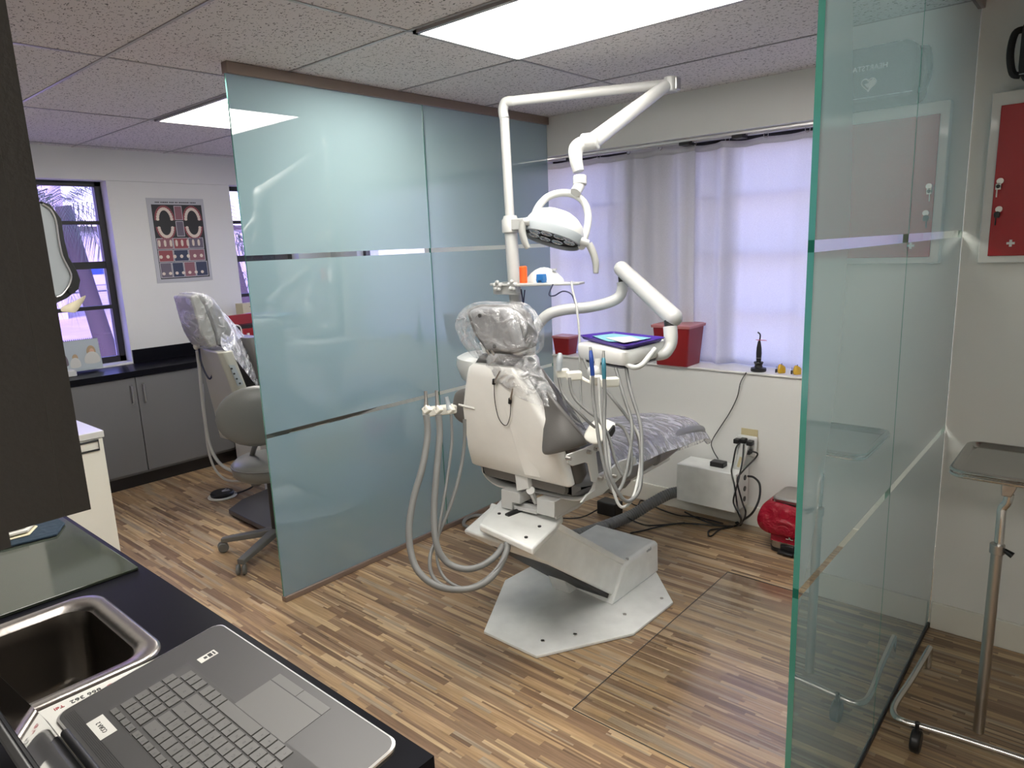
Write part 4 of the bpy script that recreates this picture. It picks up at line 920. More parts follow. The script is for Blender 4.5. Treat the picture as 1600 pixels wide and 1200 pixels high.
obj('cord', MB().tube([c+V(-.06, 0, .03), P(915, 806, Z=.02), P(895, 810, Z=.008), P(875, 809, Z=.008)], .004, 8, 5), BLACK, t)
# ribbed conduit
pp = [P(1066, 768, Y=3.56), P(1045, 772, Y=3.50), P(1015, 788, Y=3.40), P(985, 806, Z=.05), P(950, 820, Z=.04), P(915, 832, Z=.036), P(890, 838, Z=.036)]
q_, _ = smooth_path(pp, [0]*len(pp), 26, False)
tag(obj('ribbed_conduit', MB().tube(q_, [.033 if i % 3 else .028 for i in range(len(q_))], 16, 1), MGREY), 'thick grey ribbed conduit hose between the utility box and the chair base', 'hose')
# sill items
def bin_(x, label, rt=1.0):
    t = thing('sharps_container', label, 'sharps container', (x, 3.74, .887))
    b = [V(x+u, 3.745+v, .888) for u, v in rrect(.10, .085, .012)]; tp_ = [V(x+u, 3.745+v, 1.115) for u, v in rrect(.118, .10, .012)]
    obj('body', MB().loft([b, tp_]), REDB, t)
    obj('lid', MB().loft([[V(x+u, 3.745+v, z) for u, v in rrect(w, h, .012)] for z, w, h in ((1.112, .126, .108), (1.126, .128, .110), (1.132, .115, .098))]), REDL, t)
bin_(-1.955, 'large dark red sharps container on the sill behind the delivery table')
t = thing('sharps_container', 'small dark red sharps container on the sill next to the left glass partition', 'sharps container', (-2.79, 3.74, .887))
obj('body', MB().loft([[V(-2.79+u, 3.745+v, .888) for u, v in rrect(.055, .05, .01)], [V(-2.79+u, 3.745+v, 1.0) for u, v in rrect(.068, .06, .01)]]), REDB, t)
obj('lid', MB().loft([[V(-2.79+u, 3.745+v, z) for u, v in rrect(.073, .065, .01)] for z in (.999, 1.012)]), REDL, t)
# curing light
cx, cy0 = -1.462, 3.735
t = thing('curing_light', 'black pen-shaped curing light standing in its round base on the sill', 'curing light', (cx, cy0, .887))
obj('base', MB().lathe([(.0, .0), (.040, 0), (.042, .006), (.040, .018), (.022, .022), (.018, .040), (.0, .040)], (cx, cy0, .888)), BLACK, t)
obj('cradle', MB().lathe([(.018, .03), (.026, .048), (.024, .052), (.015, .05)], (cx, cy0, .888)), BLACK, t)
obj('body', MB().lathe([(.012, .045), (.0135, .07), (.0145, .10), (.013, .13), (.008, .160), (.006, .168), (0, .168)], (cx, cy0, .888)), BLACK, t)
obj('light_guide', MB().tube([(cx, cy0, 1.050), (cx+.004, cy0, 1.075), (cx+.003, cy0, 1.092), (cx-.010, cy0, 1.103)], .0042, 8, 5), BLACK, t)
obj('shield', MB().ob((cx+.012, cy0-.004, 1.061), (.026, .012, .0012), axes((.05, .1, 1))), mat('orange_shield', (.55, .04, .04), .3), t)
obj('ring', MB().torus((cx, cy0, .962), .0135, .001, (0, 0, 1)), STEEL, t)
# yellow goggles standing on the sill
for i, (q, lb) in enumerate((((1213, 585), 'pair of yellow safety glasses on the sill, beside the curing light'), ((1236, 588), 'pair of yellow safety glasses at the right end of the sill'))):
    c = P(*q, Z=.888); c.y = 3.735; c.x += .006
    t = thing('safety_glasses', lb, 'glasses', c)
    rows = []
    for k in range(9):
        u = k/8; x = c.x-.020+.046*u; hgt = .018+.036*math.sin(PI*(.15+.7*u)); rows.append([V(x, c.y-.03*math.sin(PI*u), c.z+.001), V(x, c.y-.036*math.sin(PI*u)-.004, c.z+hgt*.5), V(x, c.y-.022*math.sin(PI*u), c.z+hgt)])
    obj('lens', MB().grid(rows), YELLOW, t, solid=.0018, sub=1)
    obj('temple', MB().tube([c+V(-.02, 0, .022), c+V(-.003, -.005, .030), c+V(.006, -.012, .046), c+V(.009, -.018, .055)], .0022, 8, 5), BLACK, t)
    obj('temple', MB().ob(c+V(-.025, -.004, .010), (.004, .006, .010), Matrix.Identity(3)), BLACK, t, bevel=.002)
    obj('nose_pin', MB().cyl(c+V(-.024, -.004, .018), c+V(-.024, -.004, .036), .0013, seg=6), BLACK, t)
# bin with red bag
bx0, bx1, by0, by1 = -1.255, -1.035, 3.425, 3.66
bc = V((bx0+bx1)/2, (by0+by1)/2, 0)
t = thing('pedal_bin', 'small steel pedal bin on the floor by the right glass partition', 'waste bin', bc)
def rr(w, h, r, z, k=0): return [V(bc.x+u, bc.y+v, z) for u, v in rrect(w, h, r)]
obj('body', MB().loft([rr(.108, .115, .035, .012), rr(.11, .117, .035, .26)]), STEEL, t)
obj('base_ring', MB().loft([rr(.110, .117, .035, .001), rr(.112, .119, .035, .022)]), BLACK, t)
obj('lid', MB().loft([rr(.110, .105, .035, .270), rr(.112, .107, .035, .285), rr(.104, .098, .035, .293)]), STEEL, t, bevel=.002)
obj('hinge', MB().ell((bc.x+.03, by1-.025, .297), (.045, .022, .015), seg=20, rg=8), BLACK, t)
obj('pedal', MB().box(bc.x-.055, bc.x+.025, by0-.035, by0+.01, .008, .02).box(bc.x-.05, bc.x+.02, by0-.008, by0+.0, .02, .05), BLACK, t, bevel=.003)
t = thing('biohazard_bag', 'crumpled red biohazard bag draped over the rim of the steel pedal bin', 'bag', bc+V(0, 0, .08))
rings = []
for z, k in ((.266, 1.02), (.262, 1.10), (.245, 1.22), (.20, 1.34), (.15, 1.36), (.115, 1.28), (.105, 1.16), (.112, 1.06)):
    r = [bc+V((u*k-(.018*(k-1)*6)), min(v*k, .12), z) for u, v in rrect(.108, .117, .05, 8)]
    rings.append([shell_blob(p, .013, 16, 2) for p in r])
obj('bag_skirt', MB().loft(rings, False), RBAG, t, sub=1, ang=180)
fy = by0-.004
obj('bag_front', MB().box(bc.x-.10, bc.x+.085, fy-.003, fy, .062, .13), RBAG, t)
sy0 = fy-.0045; sc0 = V(bc.x-.004, sy0, .108); bz = MB()
for k in range(3):
    a = PI/2+k*2*PI/3; c = sc0+V(math.cos(a)*.013, 0, math.sin(a)*.013)
    bz.torus(c, .0145, .0016, (0, 1, 0), a0=math.atan2(math.sin(a), math.cos(a))*-1+PI*.0+.6, a1=math.atan2(math.sin(a), math.cos(a))*-1+2*PI-.6, u=(1, 0, 0), seg=24)
bz.torus(sc0, .008, .0014, (0, 1, 0), seg=20)
obj('biohazard_symbol', bz, LOGO, t)

# ================================================================== FLOOR MAT
fm_ = tag(obj('floor_mat', MB().box(-1.318, -.60, 1.76, 3.06, .001, .0035), MATC), 'clear vinyl floor mat lying between the dental chair and the right glass partition', 'floor mat')
obj('mat_edge', MB().box(-1.3205, -1.318, 1.76, 3.06, .0012, .0038).box(-1.318, -.60, 1.7575, 1.76, .0012, .0038).box(-1.318, -.60, 3.06, 3.0625, .0012, .0038).box(-.60, -.5975, 1.76, 3.06, .0012, .0038), DGREY, fm_)

# ================================================================== RIGHT WALL ITEMS
t = thing('medicine_cabinet', 'red first aid cabinet with a white cross and two keys, on the right wall', 'cabinet', (-.10, YR-.06, 1.49))
rc0, rc1, yf = -.400, .22, YR-.05
obj('body', MB().box(rc0, rc1, yf, YR-.001, 1.495, 2.078), WHITE, t, bevel=.003)
dr = obj('door', MB().box(rc0+.030, rc1-.03, yf-.008, yf-.0005, 1.520, 2.032), RED, t, bevel=.0015)
for q, z2 in (((1563, 283), 0), ((1561, 327), 0)):
    p = P(*q, Y=yf-.010)
    obj('lock', MB().cyl(p+V(0, .004, 0), p-V(0, .006, 0), .0105, seg=18), STEEL, dr)
    obj('key', MB().ob(p+V(-.003, -.012, -.019), (.008, .003, .010), Matrix.Identity(3)).ob(p+V(-.006, -.012, -.040), (.0022, .001, .015), Matrix.Identity(3)), BLACK if q[1] > 300 else STEEL, dr, bevel=.001)
    obj('key_head', MB().ell(p+V(-.003, -.012, -.018), (.010, .004, .011), seg=14, rg=8), BLACK, dr)
cc = P(1579, 380, Y=yf-.0095)
obj('cross', MB().box(cc.x-.012, cc.x+.012, cc.y-.0005, cc.y+.001, cc.z-.004, cc.z+.004).box(cc.x-.004, cc.x+.004, cc.y-.0008, cc.y+.001, cc.z-.012, cc.z+.012), LOGO, dr)
t = thing('carry_bag', 'black padded medical carry bag standing on top of the red cabinet', 'bag', (-.08, YR-.12, 2.079))
bx = -.345
bg_ = MB(); rings = []
for y, k, dz in ((YR-.235, .90, .0), (YR-.22, 1, 0), (YR-.12, 1.02, 0), (YR-.02, 1, 0), (YR-.008, .92, 0)):
    rings.append([V(-.09+u*k, y, 2.176+v*(.5+.5*k)-.02*max(0, u)) for u, v in rrect(.225, .096, .04)])
obj('body', MB().loft(rings), BAGB, t)
obj('side_handle', MB().tube([(-.315, YR-.16, 2.245), (-.338, YR-.17, 2.235), (-.346, YR-.17, 2.175), (-.335, YR-.165, 2.115), (-.314, YR-.16, 2.105)], .011, 8, 5), BAGB, t)
obj('zip', MB().box(-.31, .13, YR-.237, YR-.233, 2.095, 2.098), GASKET, t)
text('logo_word', 'HEARTSTART', .024, (-.157, YR-.2365, 2.196), (1, 0, 0), (0, 0, 1), LOGO, t)
hp_ = []
for i in range(30):
    a = 2*PI*i/30; hp_.append(V(-.17+.0015*16*math.sin(a)**3, YR-.2375, 2.142+.0015*(13*math.cos(a)-5*math.cos(2*a)-2*math.cos(3*a)-math.cos(4*a))))
hl = MB().tube(hp_, .0022, 6, 1, closed=True)
obj('logo_heart', hl.prism([V(-.17, YR-.2375, 2.150), V(-.185, YR-.2375, 2.158), V(-.193, YR-.2375, 2.147), V(-.186, YR-.2375, 2.133), V(-.17, YR-.2375, 2.119)], (0, .001, 0)), LOGO, t)
obj('logo_bolt', MB().prism([V(-.178, YR-.2385, 2.146), V(-.155, YR-.2385, 2.143), V(-.168, YR-.2385, 2.128)], (0, .0008, 0)), LOGO, t)

# mayo stand
TX0, TX1, TY0, TY1, TZ = -.345, .16, 2.40, 2.79, .90
t = thing('tray_stand', 'chrome rolling stand with a rectangular steel tray, in front of the right wall', 'instrument stand', (-.15, 2.43, 0))
def tr_(d, z, r=.04): return [V((TX0+TX1)/2+u, (TY0+TY1)/2+v, z) for u, v in rrect((TX1-TX0)/2-d, (TY1-TY0)/2-d, max(r-d, .01), 6)]
obj('tray', MB().loft([tr_(.030, TZ-.014, .05), tr_(.026, TZ-.012, .05), tr_(.018, TZ, .05), tr_(.012, TZ+.002, .05), tr_(.004, TZ, .05), tr_(0, TZ-.006, .05), tr_(.003, TZ-.007, .05), tr_(.012, TZ-.003, .05), tr_(.020, TZ-.012, .05), tr_(.026, TZ-.017, .05)]), TSTEEL, t)
obj('tray_ring', MB().tube([V((TX0+TX1)/2+u, (TY0+TY1)/2+v, TZ-.018) for u, v in rrect((TX1-TX0)/2-.006, (TY1-TY0)/2-.006, .04, 5)], .005, 8, 1, closed=True), CHROME, t)
obj('clamp', MB().prism([P(1564, 756, Y=2.43), P(1592, 758, Y=2.43), P(1580, 778, Y=2.43), P(1564, 775, Y=2.43)], (0, .03, 0)), STEEL, t, bevel=.003)
obj('post_upper', MB().tube([P(1577, 772, Y=2.445), P(1574, 785, Y=2.445), P(1566, 795, Y=2.445), P(1564, 812, Y=2.44), P(1559, 870, Y=2.435)], .0125, 16, 5), CHROME, t)
obj('post_lower', MB().cyl(P(1559, 850, Y=2.43), P(1527, 1160, Y=2.43)+V(0, 0, .04), .0155), STEEL, t)
c = P(1559, 850, Y=2.43)
obj('collar', MB().cyl(c, c-V(0, 0, .03), .020), STEEL, t, bevel=.002)
obj('knob', MB().cyl(c+V(.018, -.004, -.014), c+V(.04, -.008, -.024), .007, .010, 12), BLACK, t)
bp_ = [P(1453, 1012, Z=.085), P(1425, 1060, Z=.085), P(1399, 1100, Z=.085), P(1398, 1117, Z=.085), P(1412, 1127, Z=.085), P(1440, 1135, Z=.085), P(1490, 1150, Z=.085), P(1530, 1163, Z=.085), P(1600, 1186, Z=.085), P(1720, 1228, Z=.085)]
obj('base_tube', MB().tube(bp_, .0105, 12, 6), CHROME, t)
for q in ((1433, 1137, 1), (1700, 1222, 0)):
    p = P(q[0], q[1], Z=.085)
    w = obj('caster', MB().cyl(V(p.x-.014, p.y, .0375), V(p.x+.014, p.y, .0375), .0365), BLACK, t, bevel=.006)
    obj('stem', MB().cyl(V(p.x, p.y, .068), V(p.x, p.y, .104), .006, seg=12).ell(V(p.x, p.y, .102), (.008, .008, .006), seg=12, rg=6), BLACK, w)
w0 = bp_[0]; obj('end_foot', MB().cyl(V(w0.x, w0.y, .003), V(w0.x, w0.y, .085), .0105, seg=12), CHROME, t)

# ================================================================== FOREGROUND COUNTER
CZ = .975; CY = .521; CXE = -.619
shx0, shx1, shy0, shy1 = -1.482, -1.168, .02, .396
t = thing('counter', 'black counter with the sink in the foreground', 'counter', (-1.6, .2, .93))
cb = MB()
cb.box(-2.72, shx0, YF+.001, CY, CZ-.03, CZ).box(shx1, CXE, YF+.001, CY, CZ-.03, CZ).box(shx0, shx1, shy1, CY, CZ-.03, CZ).box(shx0, shx1, YF+.001, shy0, CZ-.03, CZ)
obj('worktop', cb, COUNTER, t)
t = thing('base_cabinet', 'dark base cabinet under the foreground counter', 'cabinet', (-1.6, .2, 0))
obj('carcass', MB().box(-2.70, CXE-.02, YF+.001, CY-.04, .09, .70), CABG, t)
obj('plinth', MB().box(-2.70, CXE-.05, YF+.001, CY-.09, .0, .09), BLACKM, t)
obj('front', MB().box(-2.70, CXE-.02, CY-.04, CY-.022, .10, CZ-.031), CABG, t)
obj('side_panel', MB().box(CXE-.038, CXE-.02, YF+.001, CY-.04, .70, CZ-.031), CABG, t)
# sink
t = thing('sink', 'stainless steel sink with a deep bowl set in the black counter', 'sink', (-1.32, .2, CZ-.18))
def sr(d, z, r): return [V((shx0+shx1)/2+u, (shy0+shy1)/2+v, z) for u, v in rrect((shx1-shx0)/2+d, (shy1-shy0)/2+d, r, 7)]
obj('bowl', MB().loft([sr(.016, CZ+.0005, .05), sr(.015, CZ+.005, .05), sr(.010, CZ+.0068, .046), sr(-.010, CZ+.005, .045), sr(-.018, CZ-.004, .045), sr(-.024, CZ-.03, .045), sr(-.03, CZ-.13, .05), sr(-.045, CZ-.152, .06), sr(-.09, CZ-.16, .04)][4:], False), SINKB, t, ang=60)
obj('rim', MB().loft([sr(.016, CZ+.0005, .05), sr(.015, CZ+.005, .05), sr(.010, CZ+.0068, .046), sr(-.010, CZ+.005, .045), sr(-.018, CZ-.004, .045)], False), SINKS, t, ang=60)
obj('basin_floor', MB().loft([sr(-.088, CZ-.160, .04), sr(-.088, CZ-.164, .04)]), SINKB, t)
obj('drain', MB().lathe([(.04, 0), (.038, .003), (.02, .001), (0, .001)], (-1.325, .20, CZ-.1605)), CHROME, t)
# smoked glass board and things on it
bz0 = CZ+.0005
tag(obj('glass_board', MB().box(-2.60, -1.530, -.10, .507, bz0, bz0+.007), BOARD, bevel=.0015), 'smoked glass board lying on the counter left of the sink', 'board')
zt = bz0+.0075
tag(obj('folded_cloth', MB().prism([V(-2.3, -.02, zt), V(-1.90, .30, zt), V(-1.875, .455, zt), V(-1.94, .492, zt), V(-2.05, .49, zt), V(-2.5, .2, zt)], (0, 0, .006)), BLUEC, bevel=.002), 'dark blue folded cloth under the white papers on the glass board', 'cloth')
for i, (dz, dx, h, m_, lb) in enumerate(((.0065, .0, .003, BEIGE, 'thin beige booklet on the blue cloth, lowest of the papers'), (.013, -.008, .006, PAPER, 'white booklet in the middle of the paper stack on the blue cloth'), (.023, -.02, .008, PAPER, 'topmost white booklet of the stack on the blue cloth'))):
    mb = MB().prism([V(-2.4, .05, zt+dz), V(-1.93+dx, .28, zt+dz), V(-1.918+dx, .41, zt+dz), V(-1.965+dx, .44, zt+dz), V(-2.45, .30, zt+dz)], (0, 0, h))
    tag(obj('booklet', mb, m_, bevel=.001), lb, 'booklet')
# writing pad under the laptop
t = thing('desk_pad', 'white desk pad with printed phone number, sticking out between sink and laptop', 'desk pad', (-.9, .33, CZ))
obj('sheet', MB().box(-1.136, -.66, .19, .438, CZ+.0078, CZ+.0103), PAPER, t)
pz_ = CZ+.0106
text('print', '866 362', .013, (-1.121, .272, pz_), (0, -1, 0), (1, 0, 0), INK, t)
text('print', 'Lantec', .009, (-1.116, .338, pz_), (0, -1, 0), (1, 0, 0), INK, t)
obj('print_swirl', MB().torus((-1.114, .305, pz_), .0055, .0016, (0, 0, 1), a0=.3, a1=4.4).prism([V(-1.116, .300, pz_), V(-1.111, .303, pz_), V(-1.115, .309, pz_)], (0, 0, .0004)), RED, t)
text('print', 'TdI', .010, (-1.121, .236, pz_), (0, -1, 0), (1, 0, 0), RED, t)

# ================================================================== LAPTOP
LW, LD = .470, .252
Lo = V(-1.098, .224, .990); ex = V(1, 0, 0); ey = V(0, .250, .030).normalized(); ez = ex.cross(ey)
def L(x, y, z=0): return Lo + ex*x + ey*y + ez*z      # x along the width, y from hinge to front edge, z up from the deck
t = thing('laptop', 'grey laptop lying open on the counter beside the sink', 'laptop', Lo)
Rl = Matrix((ex, ey, ez)).transposed()
def deck(d, z): return [L(LW/2+u, LD/2+v, z) for u, v in rrect(LW/2-d, LD/2-d, .018, 6)]
base = obj('base', MB().loft([deck(.004, -.014), deck(.0, -.009), deck(0, -.002), deck(.0015, 0)]), LAPT, t)
obj('edge_trim', MB().loft([deck(-.0008, -.0045), deck(-.0012, -.0010), deck(.0016, .0004)], False), STRIM, base)
def key(x, y, w, h, ch=''):
    k = MB().add([L(x+a*(w/2-i), y+b*(h/2-i), z) for z, i in ((.0, 0), (.0014, .0003)) for a, b in ((-1, -1), (1, -1), (1, 1), (-1, 1))], [(4, 5, 6, 7), (0, 1, 5, 4), (1, 2, 6, 5), (2, 3, 7, 6), (3, 0, 4, 7)])
    o = obj('key', k, KEYM, kb)
    if ch: text('letter', ch, .0058, L(x-.001, y-.001, .00145), ex, ey*-1, KEYL, kb) if False else LET.append((ch, x, y))
LET = []
obj('key_well', MB().prism([L(.063, .050, .0001), L(.44, .050, .0001), L(.44, .168, .0001), L(.063, .168, .0001)], ez*.0002), mat('key_well_dark', (.05, .048, .047), .6), t)
kb = thing('tmp', 'x', 'x', Lo); 
KEYS = []
# rows run from the hinge (small function keys) to the space bar; seen from the hinge side the numpad is at small x
px = .0184; kx0 = .066; YO = .022
def row(y, h, spec):
    x = kx0
    for w, ch in spec:
        if ch is not None: KEYS.append((x+w*px/2-.0008, y*1.05+YO-.002, w*px-.0024, h*1.05, ch))
        x += w*px
row(.0345, .0085, [(1, c) for c in ['-', '*', '/', '#']] + [(.25, None)] + [(1, c) for c in ['X', 'F', 'F', 'F', 'F', 'F', 'F', 'F', 'F', 'F', 'F', 'F', 'F', 'F', 'E']])
row(.0525, .0165, [(1, '-'), (1, '9'), (1, '8'), (1, '7'), (.25, None), (2, '<'), (1, '+'), (1, '_'), (1, '0'), (1, '9'), (1, '8'), (1, '7'), (1, '6'), (1, '5'), (1, '4'), (1, '3'), (1, '2'), (1, '1')])
row(.0715, .0165, [(1, '+'), (1, '6'), (1, '5'), (1, '4'), (.25, None), (1.5, '|'), (1, ']'), (1, '['), (1, 'P'), (1, 'O'), (1, 'I'), (1, 'U'), (1, 'Y'), (1, 'T'), (1, 'R'), (1, 'E'), (1, 'W'), (1, 'Q')])
row(.0905, .0165, [(1, '+'), (1, '3'), (1, '2'), (1, '1'), (.25, None), (2.2, 'e'), (1, "'"), (1, ';'), (1, 'L'), (1, 'K'), (1, 'J'), (1, 'H'), (1, 'G'), (1, 'F'), (1, 'D'), (1, 'S'), (1, 'A')])
row(.1095, .0165, [(1, 'n'), (1, '.'), (2, '0'), (.25, None), (2.7, 's'), (1, '?'), (1, '.'), (1, ','), (1, 'M'), (1, 'N'), (1, 'B'), (1, 'V'), (1, 'C'), (1, 'X'), (1, 'Z')])
row(.1285, .0165, [(1, None), (1, '>'), (1, 'v'), (1, '<'), (.25, None), (1, 'c'), (1, 'f'), (1, 'a'), (5.2, ' '), (1, 'a'), (1, 'w'), (1, 'f'), (1, 'c')])
bpy.data.objects.remove(kb)
for x, y, w, h, ch in KEYS:
    if x > .44: continue
    obj('key', MB().add([L(x+a*(w/2-i), y+b*(h/2-i), z) for z, i in ((.0004, 0), (.0020, .0003)) for a, b in ((-1, -1), (1, -1), (1, 1), (-1, 1))], [(4, 5, 6, 7), (0, 1, 5, 4), (1, 2, 6, 5), (2, 3, 7, 6), (3, 0, 4, 7)]), KEYM, t)

lets = MB()
def glyphs(mb, s, size, o, xd, yd):
    c = bpy.data.curves.new('tmpf', 'FONT'); c.body = s; c.size = size; c.align_x = 'CENTER'; c.align_y = 'CENTER'
    q = bpy.data.objects.new('tmpf', c); COL.objects.link(q); me = bpy.data.meshes.new_from_object(q.evaluated_get(bpy.context.evaluated_depsgraph_get())); bpy.data.objects.remove(q)
    mb.add([o+xd*v.co.x+yd*v.co.y for v in me.vertices], [tuple(p.vertices) for p in me.polygons]); bpy.data.meshes.remove(me)
for x, y, w, h, ch in KEYS:
    if x < .44 and ch.strip(): glyphs(lets, ch, .0062, L(x+w*.12, y, .00215), ex*-1, ey*-1)
obj('key_lettering', lets, KEYL, t)
tpx0, tpx1 = .214, .342
obj('touchpad', MB().prism([L(tpx0, .165, .0001), L(tpx1, .165, .0001), L(tpx1, .222, .0001), L(tpx0, .222, .0001)], ez*.0005), KEYM, t)
obj('touchpad_button', MB().prism([L(tpx0, .2235, .0001), L((tpx0+tpx1)/2-.0005, .2235, .0001), L((tpx0+tpx1)/2-.0005, .238, .0001), L(tpx0, .238, .0001)], ez*.0005), KEYM, t)
obj('touchpad_button', MB().prism([L((tpx0+tpx1)/2+.0005, .2235, .0001), L(tpx1, .2235, .0001), L(tpx1, .238, .0001), L((tpx0+tpx1)/2+.0005, .238, .0001)], ez*.0005), KEYM, t)
obj('touchpad_gap', MB().prism([L(tpx0, .2218, .0001), L(tpx1, .2218, .0001), L(tpx1, .2236, .0001), L(tpx0, .2236, .0001)], ez*.0003), BLACK, t)
lb = P(327, 1027, Z=1.012)-Lo; lx, ly = lb.x, lb.y
lb_ = obj('sticker', MB().prism([L(lx-.010, ly-.014, .0001), L(lx+.006, ly-.014, .0001), L(lx+.006, ly+.014, .0001), L(lx-.010, ly+.014, .0001)], ez*.0003), PAPER, t)
obj('sticker_print', MB().prism([L(lx-.007, ly+.001, .0004), L(lx+.003, ly+.001, .0004), L(lx+.003, ly+.007, .0004), L(lx-.007, ly+.007, .0004)], ez*.0002).prism([L(lx-.007, ly+.009, .0004), L(lx+.003, ly+.009, .0004), L(lx+.003, ly+.0115, .0004), L(lx-.007, ly+.0115, .0004)], ez*.0002).prism([L(lx-.005, ly-.006, .0004), L(lx+.001, ly-.006, .0004), L(lx+.001, ly-.001, .0004), L(lx-.005, ly-.001, .0004)], ez*.0002), INK, lb_)
s0 = P(158, 1130, Z=1.0)-Lo
sx, sy_ = s0.x, s0.y
st = obj('name_sticker', MB().prism([L(sx-.027, sy_-.011, .0001), L(sx+.027, sy_-.011, .0001), L(sx+.027, sy_+.011, .0001), L(sx-.027, sy_+.011, .0001)], ez*.0003), PAPER, t)
text('sticker_text', 'CORA 2', .0085, L(sx+.001, sy_, .0005), ex*-1, ey*-1, INK, st)
for k in range(7):
    obj('speaker_slot', MB().prism([L(.014, .009+k*.0022-.001, .0001), L(.30, .009+k*.0022-.001, .0001), L(.30, .0098+k*.0022-.001, .0001), L(.014, .0098+k*.0022-.001, .0001)], ez*.0002), BLACK, t)
# hinge and screen
hg = obj('hinge', MB().cyl(L(.05, -.002, -.003), L(LW-.05, -.002, -.003), .006), BLACK, t)
ta = math.radians(24); sv = V(0, -math.sin(ta), math.cos(ta)); sn = V(0, math.cos(ta), math.sin(ta))
S0 = L(0, -.010, -.004)
def Sc(x, h, d=0): return S0 + ex*x + sv*h + sn*d
scn = obj('screen_lid', MB().prism([Sc(.001, .0), Sc(LW-.001, .0), Sc(LW-.001, .262), Sc(.001, .262)], sn*-.008), LAPT, t, bevel=.002)
obj('bezel', MB().prism([Sc(.002, .001, .0003), Sc(LW-.002, .001, .0003), Sc(LW-.002, .260, .0003), Sc(.002, .260, .0003)], sn*.0008), BLACK, scn)
obj('display', MB().prism([Sc(.016, .022, .0012), Sc(LW-.016, .022, .0012), Sc(LW-.016, .245, .0012), Sc(.016, .245, .0012)], sn*.0006), GLOSSB, scn)

# ================================================================== WALL CABINET (upper left)
t = thing('wall_cabinet', 'dark brown wall cabinet at the left edge, above the counter', 'cabinet', (-1.2, .0, 1.43))
obj('carcass', MB().box(-2.70, -.62, YF+.001, .158, 1.43, 2.32), CABD, t)
for i in range(3): 
    x = -.62-.69*i
    d = obj('door', MB().box(x-.688, x-(.001 if i else 0), .1581, .177, 1.430, 2.32), CABD, t)
    obj('handle', MB().tube([(x-.64, .177, 1.47), (x-.64, .20, 1.475), (x-.64, .20, 1.60), (x-.64, .177, 1.605)], .005, 8, 1), STEEL, d)
obj('under_trim', MB().box(-2.70, -.62, -.10, .12, 1.418, 1.43), CABD, t)
struct('wall_corner', MB().box(-2.95, -2.72, YF, .62, 0, ZC).box(XL, -2.95, YF, .62, 0, ZC), WALL)

# paper towel dispenser on that wall
t = thing('towel_dispenser', 'white and black paper towel dispenser sticking out past the dark wall cabinet', 'dispenser', (-3.1, .8, 1.5))
DXp = -3.0
prf = [P(*q, X=DXp) for q in ((66, 318), (80, 328), (88, 345), (92, 372), (98, 400), (108, 420), (112, 432), (108, 448), (97, 462), (88, 464))]
wl_ = [V(DXp, .622, prf[-1].z+.02), V(DXp, .622, prf[0].z+.01)]
obj('housing', MB().prism(prf+wl_, (-.30, 0, 0)), GASKET, t, bevel=.006)
otr = [P(*q, X=DXp+.004) for q in ((64, 314), (80, 320), (96, 342), (101, 375), (108, 402), (121, 424), (126, 438), (123, 452), (105, 466), (88, 474))]
inn = [P(*q, X=DXp+.004) for q in ((66, 319), (79, 328), (87, 345), (91, 372), (97, 400), (107, 420), (111, 432), (107, 447), (97, 460), (88, 464))]
cv = MB()
cv.loft([otr+inn[::-1], [p-V(.31, 0, 0) for p in otr+inn[::-1]]])
obj('cover', cv, BLACK, t, bevel=.003)
obj('trim', MB().tube([p+V(.003, 0, 0) for p in inn], .0035, 8, 3), ALU, t)
k_ = P(112, 454, X=DXp+.01); obj('lock', MB().cyl(k_-V(.01, 0, 0), k_+V(.004, 0, 0), .012), BLACK, t)
tag(obj('paper_towel', MB().grid([[P(94, 480, X=-2.97), P(112, 472, X=-2.99), P(128, 464, X=-3.0), P(136, 459, X=-3.02)], [P(94, 484, X=-2.97), P(110, 480, X=-2.95), P(124, 478, X=-3.0), P(133, 468, X=-3.04)], [P(95, 488, X=-2.97), P(110, 488, X=-2.96), P(118, 490, X=-2.98), P(122, 484, X=-3.02)]]), BEIGE, solid=.001, sub=2, ang=80), 'crumpled beige paper towel hanging out of the dispenser', 'paper towel')

# white cabinet by that wall
t = thing('drawer_cabinet', 'white drawer cabinet with a black handle, just past the end of the counter', 'cabinet', (-3.8, .86, 0))
wx = -3.5; wy = P(163, 680, X=wx).y; wz = P(163, 676, X=wx).z
obj('body', MB().box(wx-.45, wx-.02, .625, wy-.006, .0, wz-.02), CREAM, t)
obj('top', MB().box(wx-.46, wx, .622, wy, wz-.02, wz+.012), WHITE, t, bevel=.003)
for i, (a, b) in enumerate(((.04, wz-.024),)):
    d = obj('door', MB().box(wx-.02, wx-.004, .628, wy-.008, a, b), CREAM, t, bevel=.002)
    if i < 1:
        hz = P(140, 698, X=wx).z; yb_ = P(155, 700, X=wx).y; obj('handle', MB().tube([(wx+.002, yb_-.16, hz+.022), (wx+.002, yb_, hz+.022), (wx+.002, yb_, hz-.022), (wx+.002, yb_-.16, hz-.022)], .005, 6, 1, closed=True), BLACK, d)

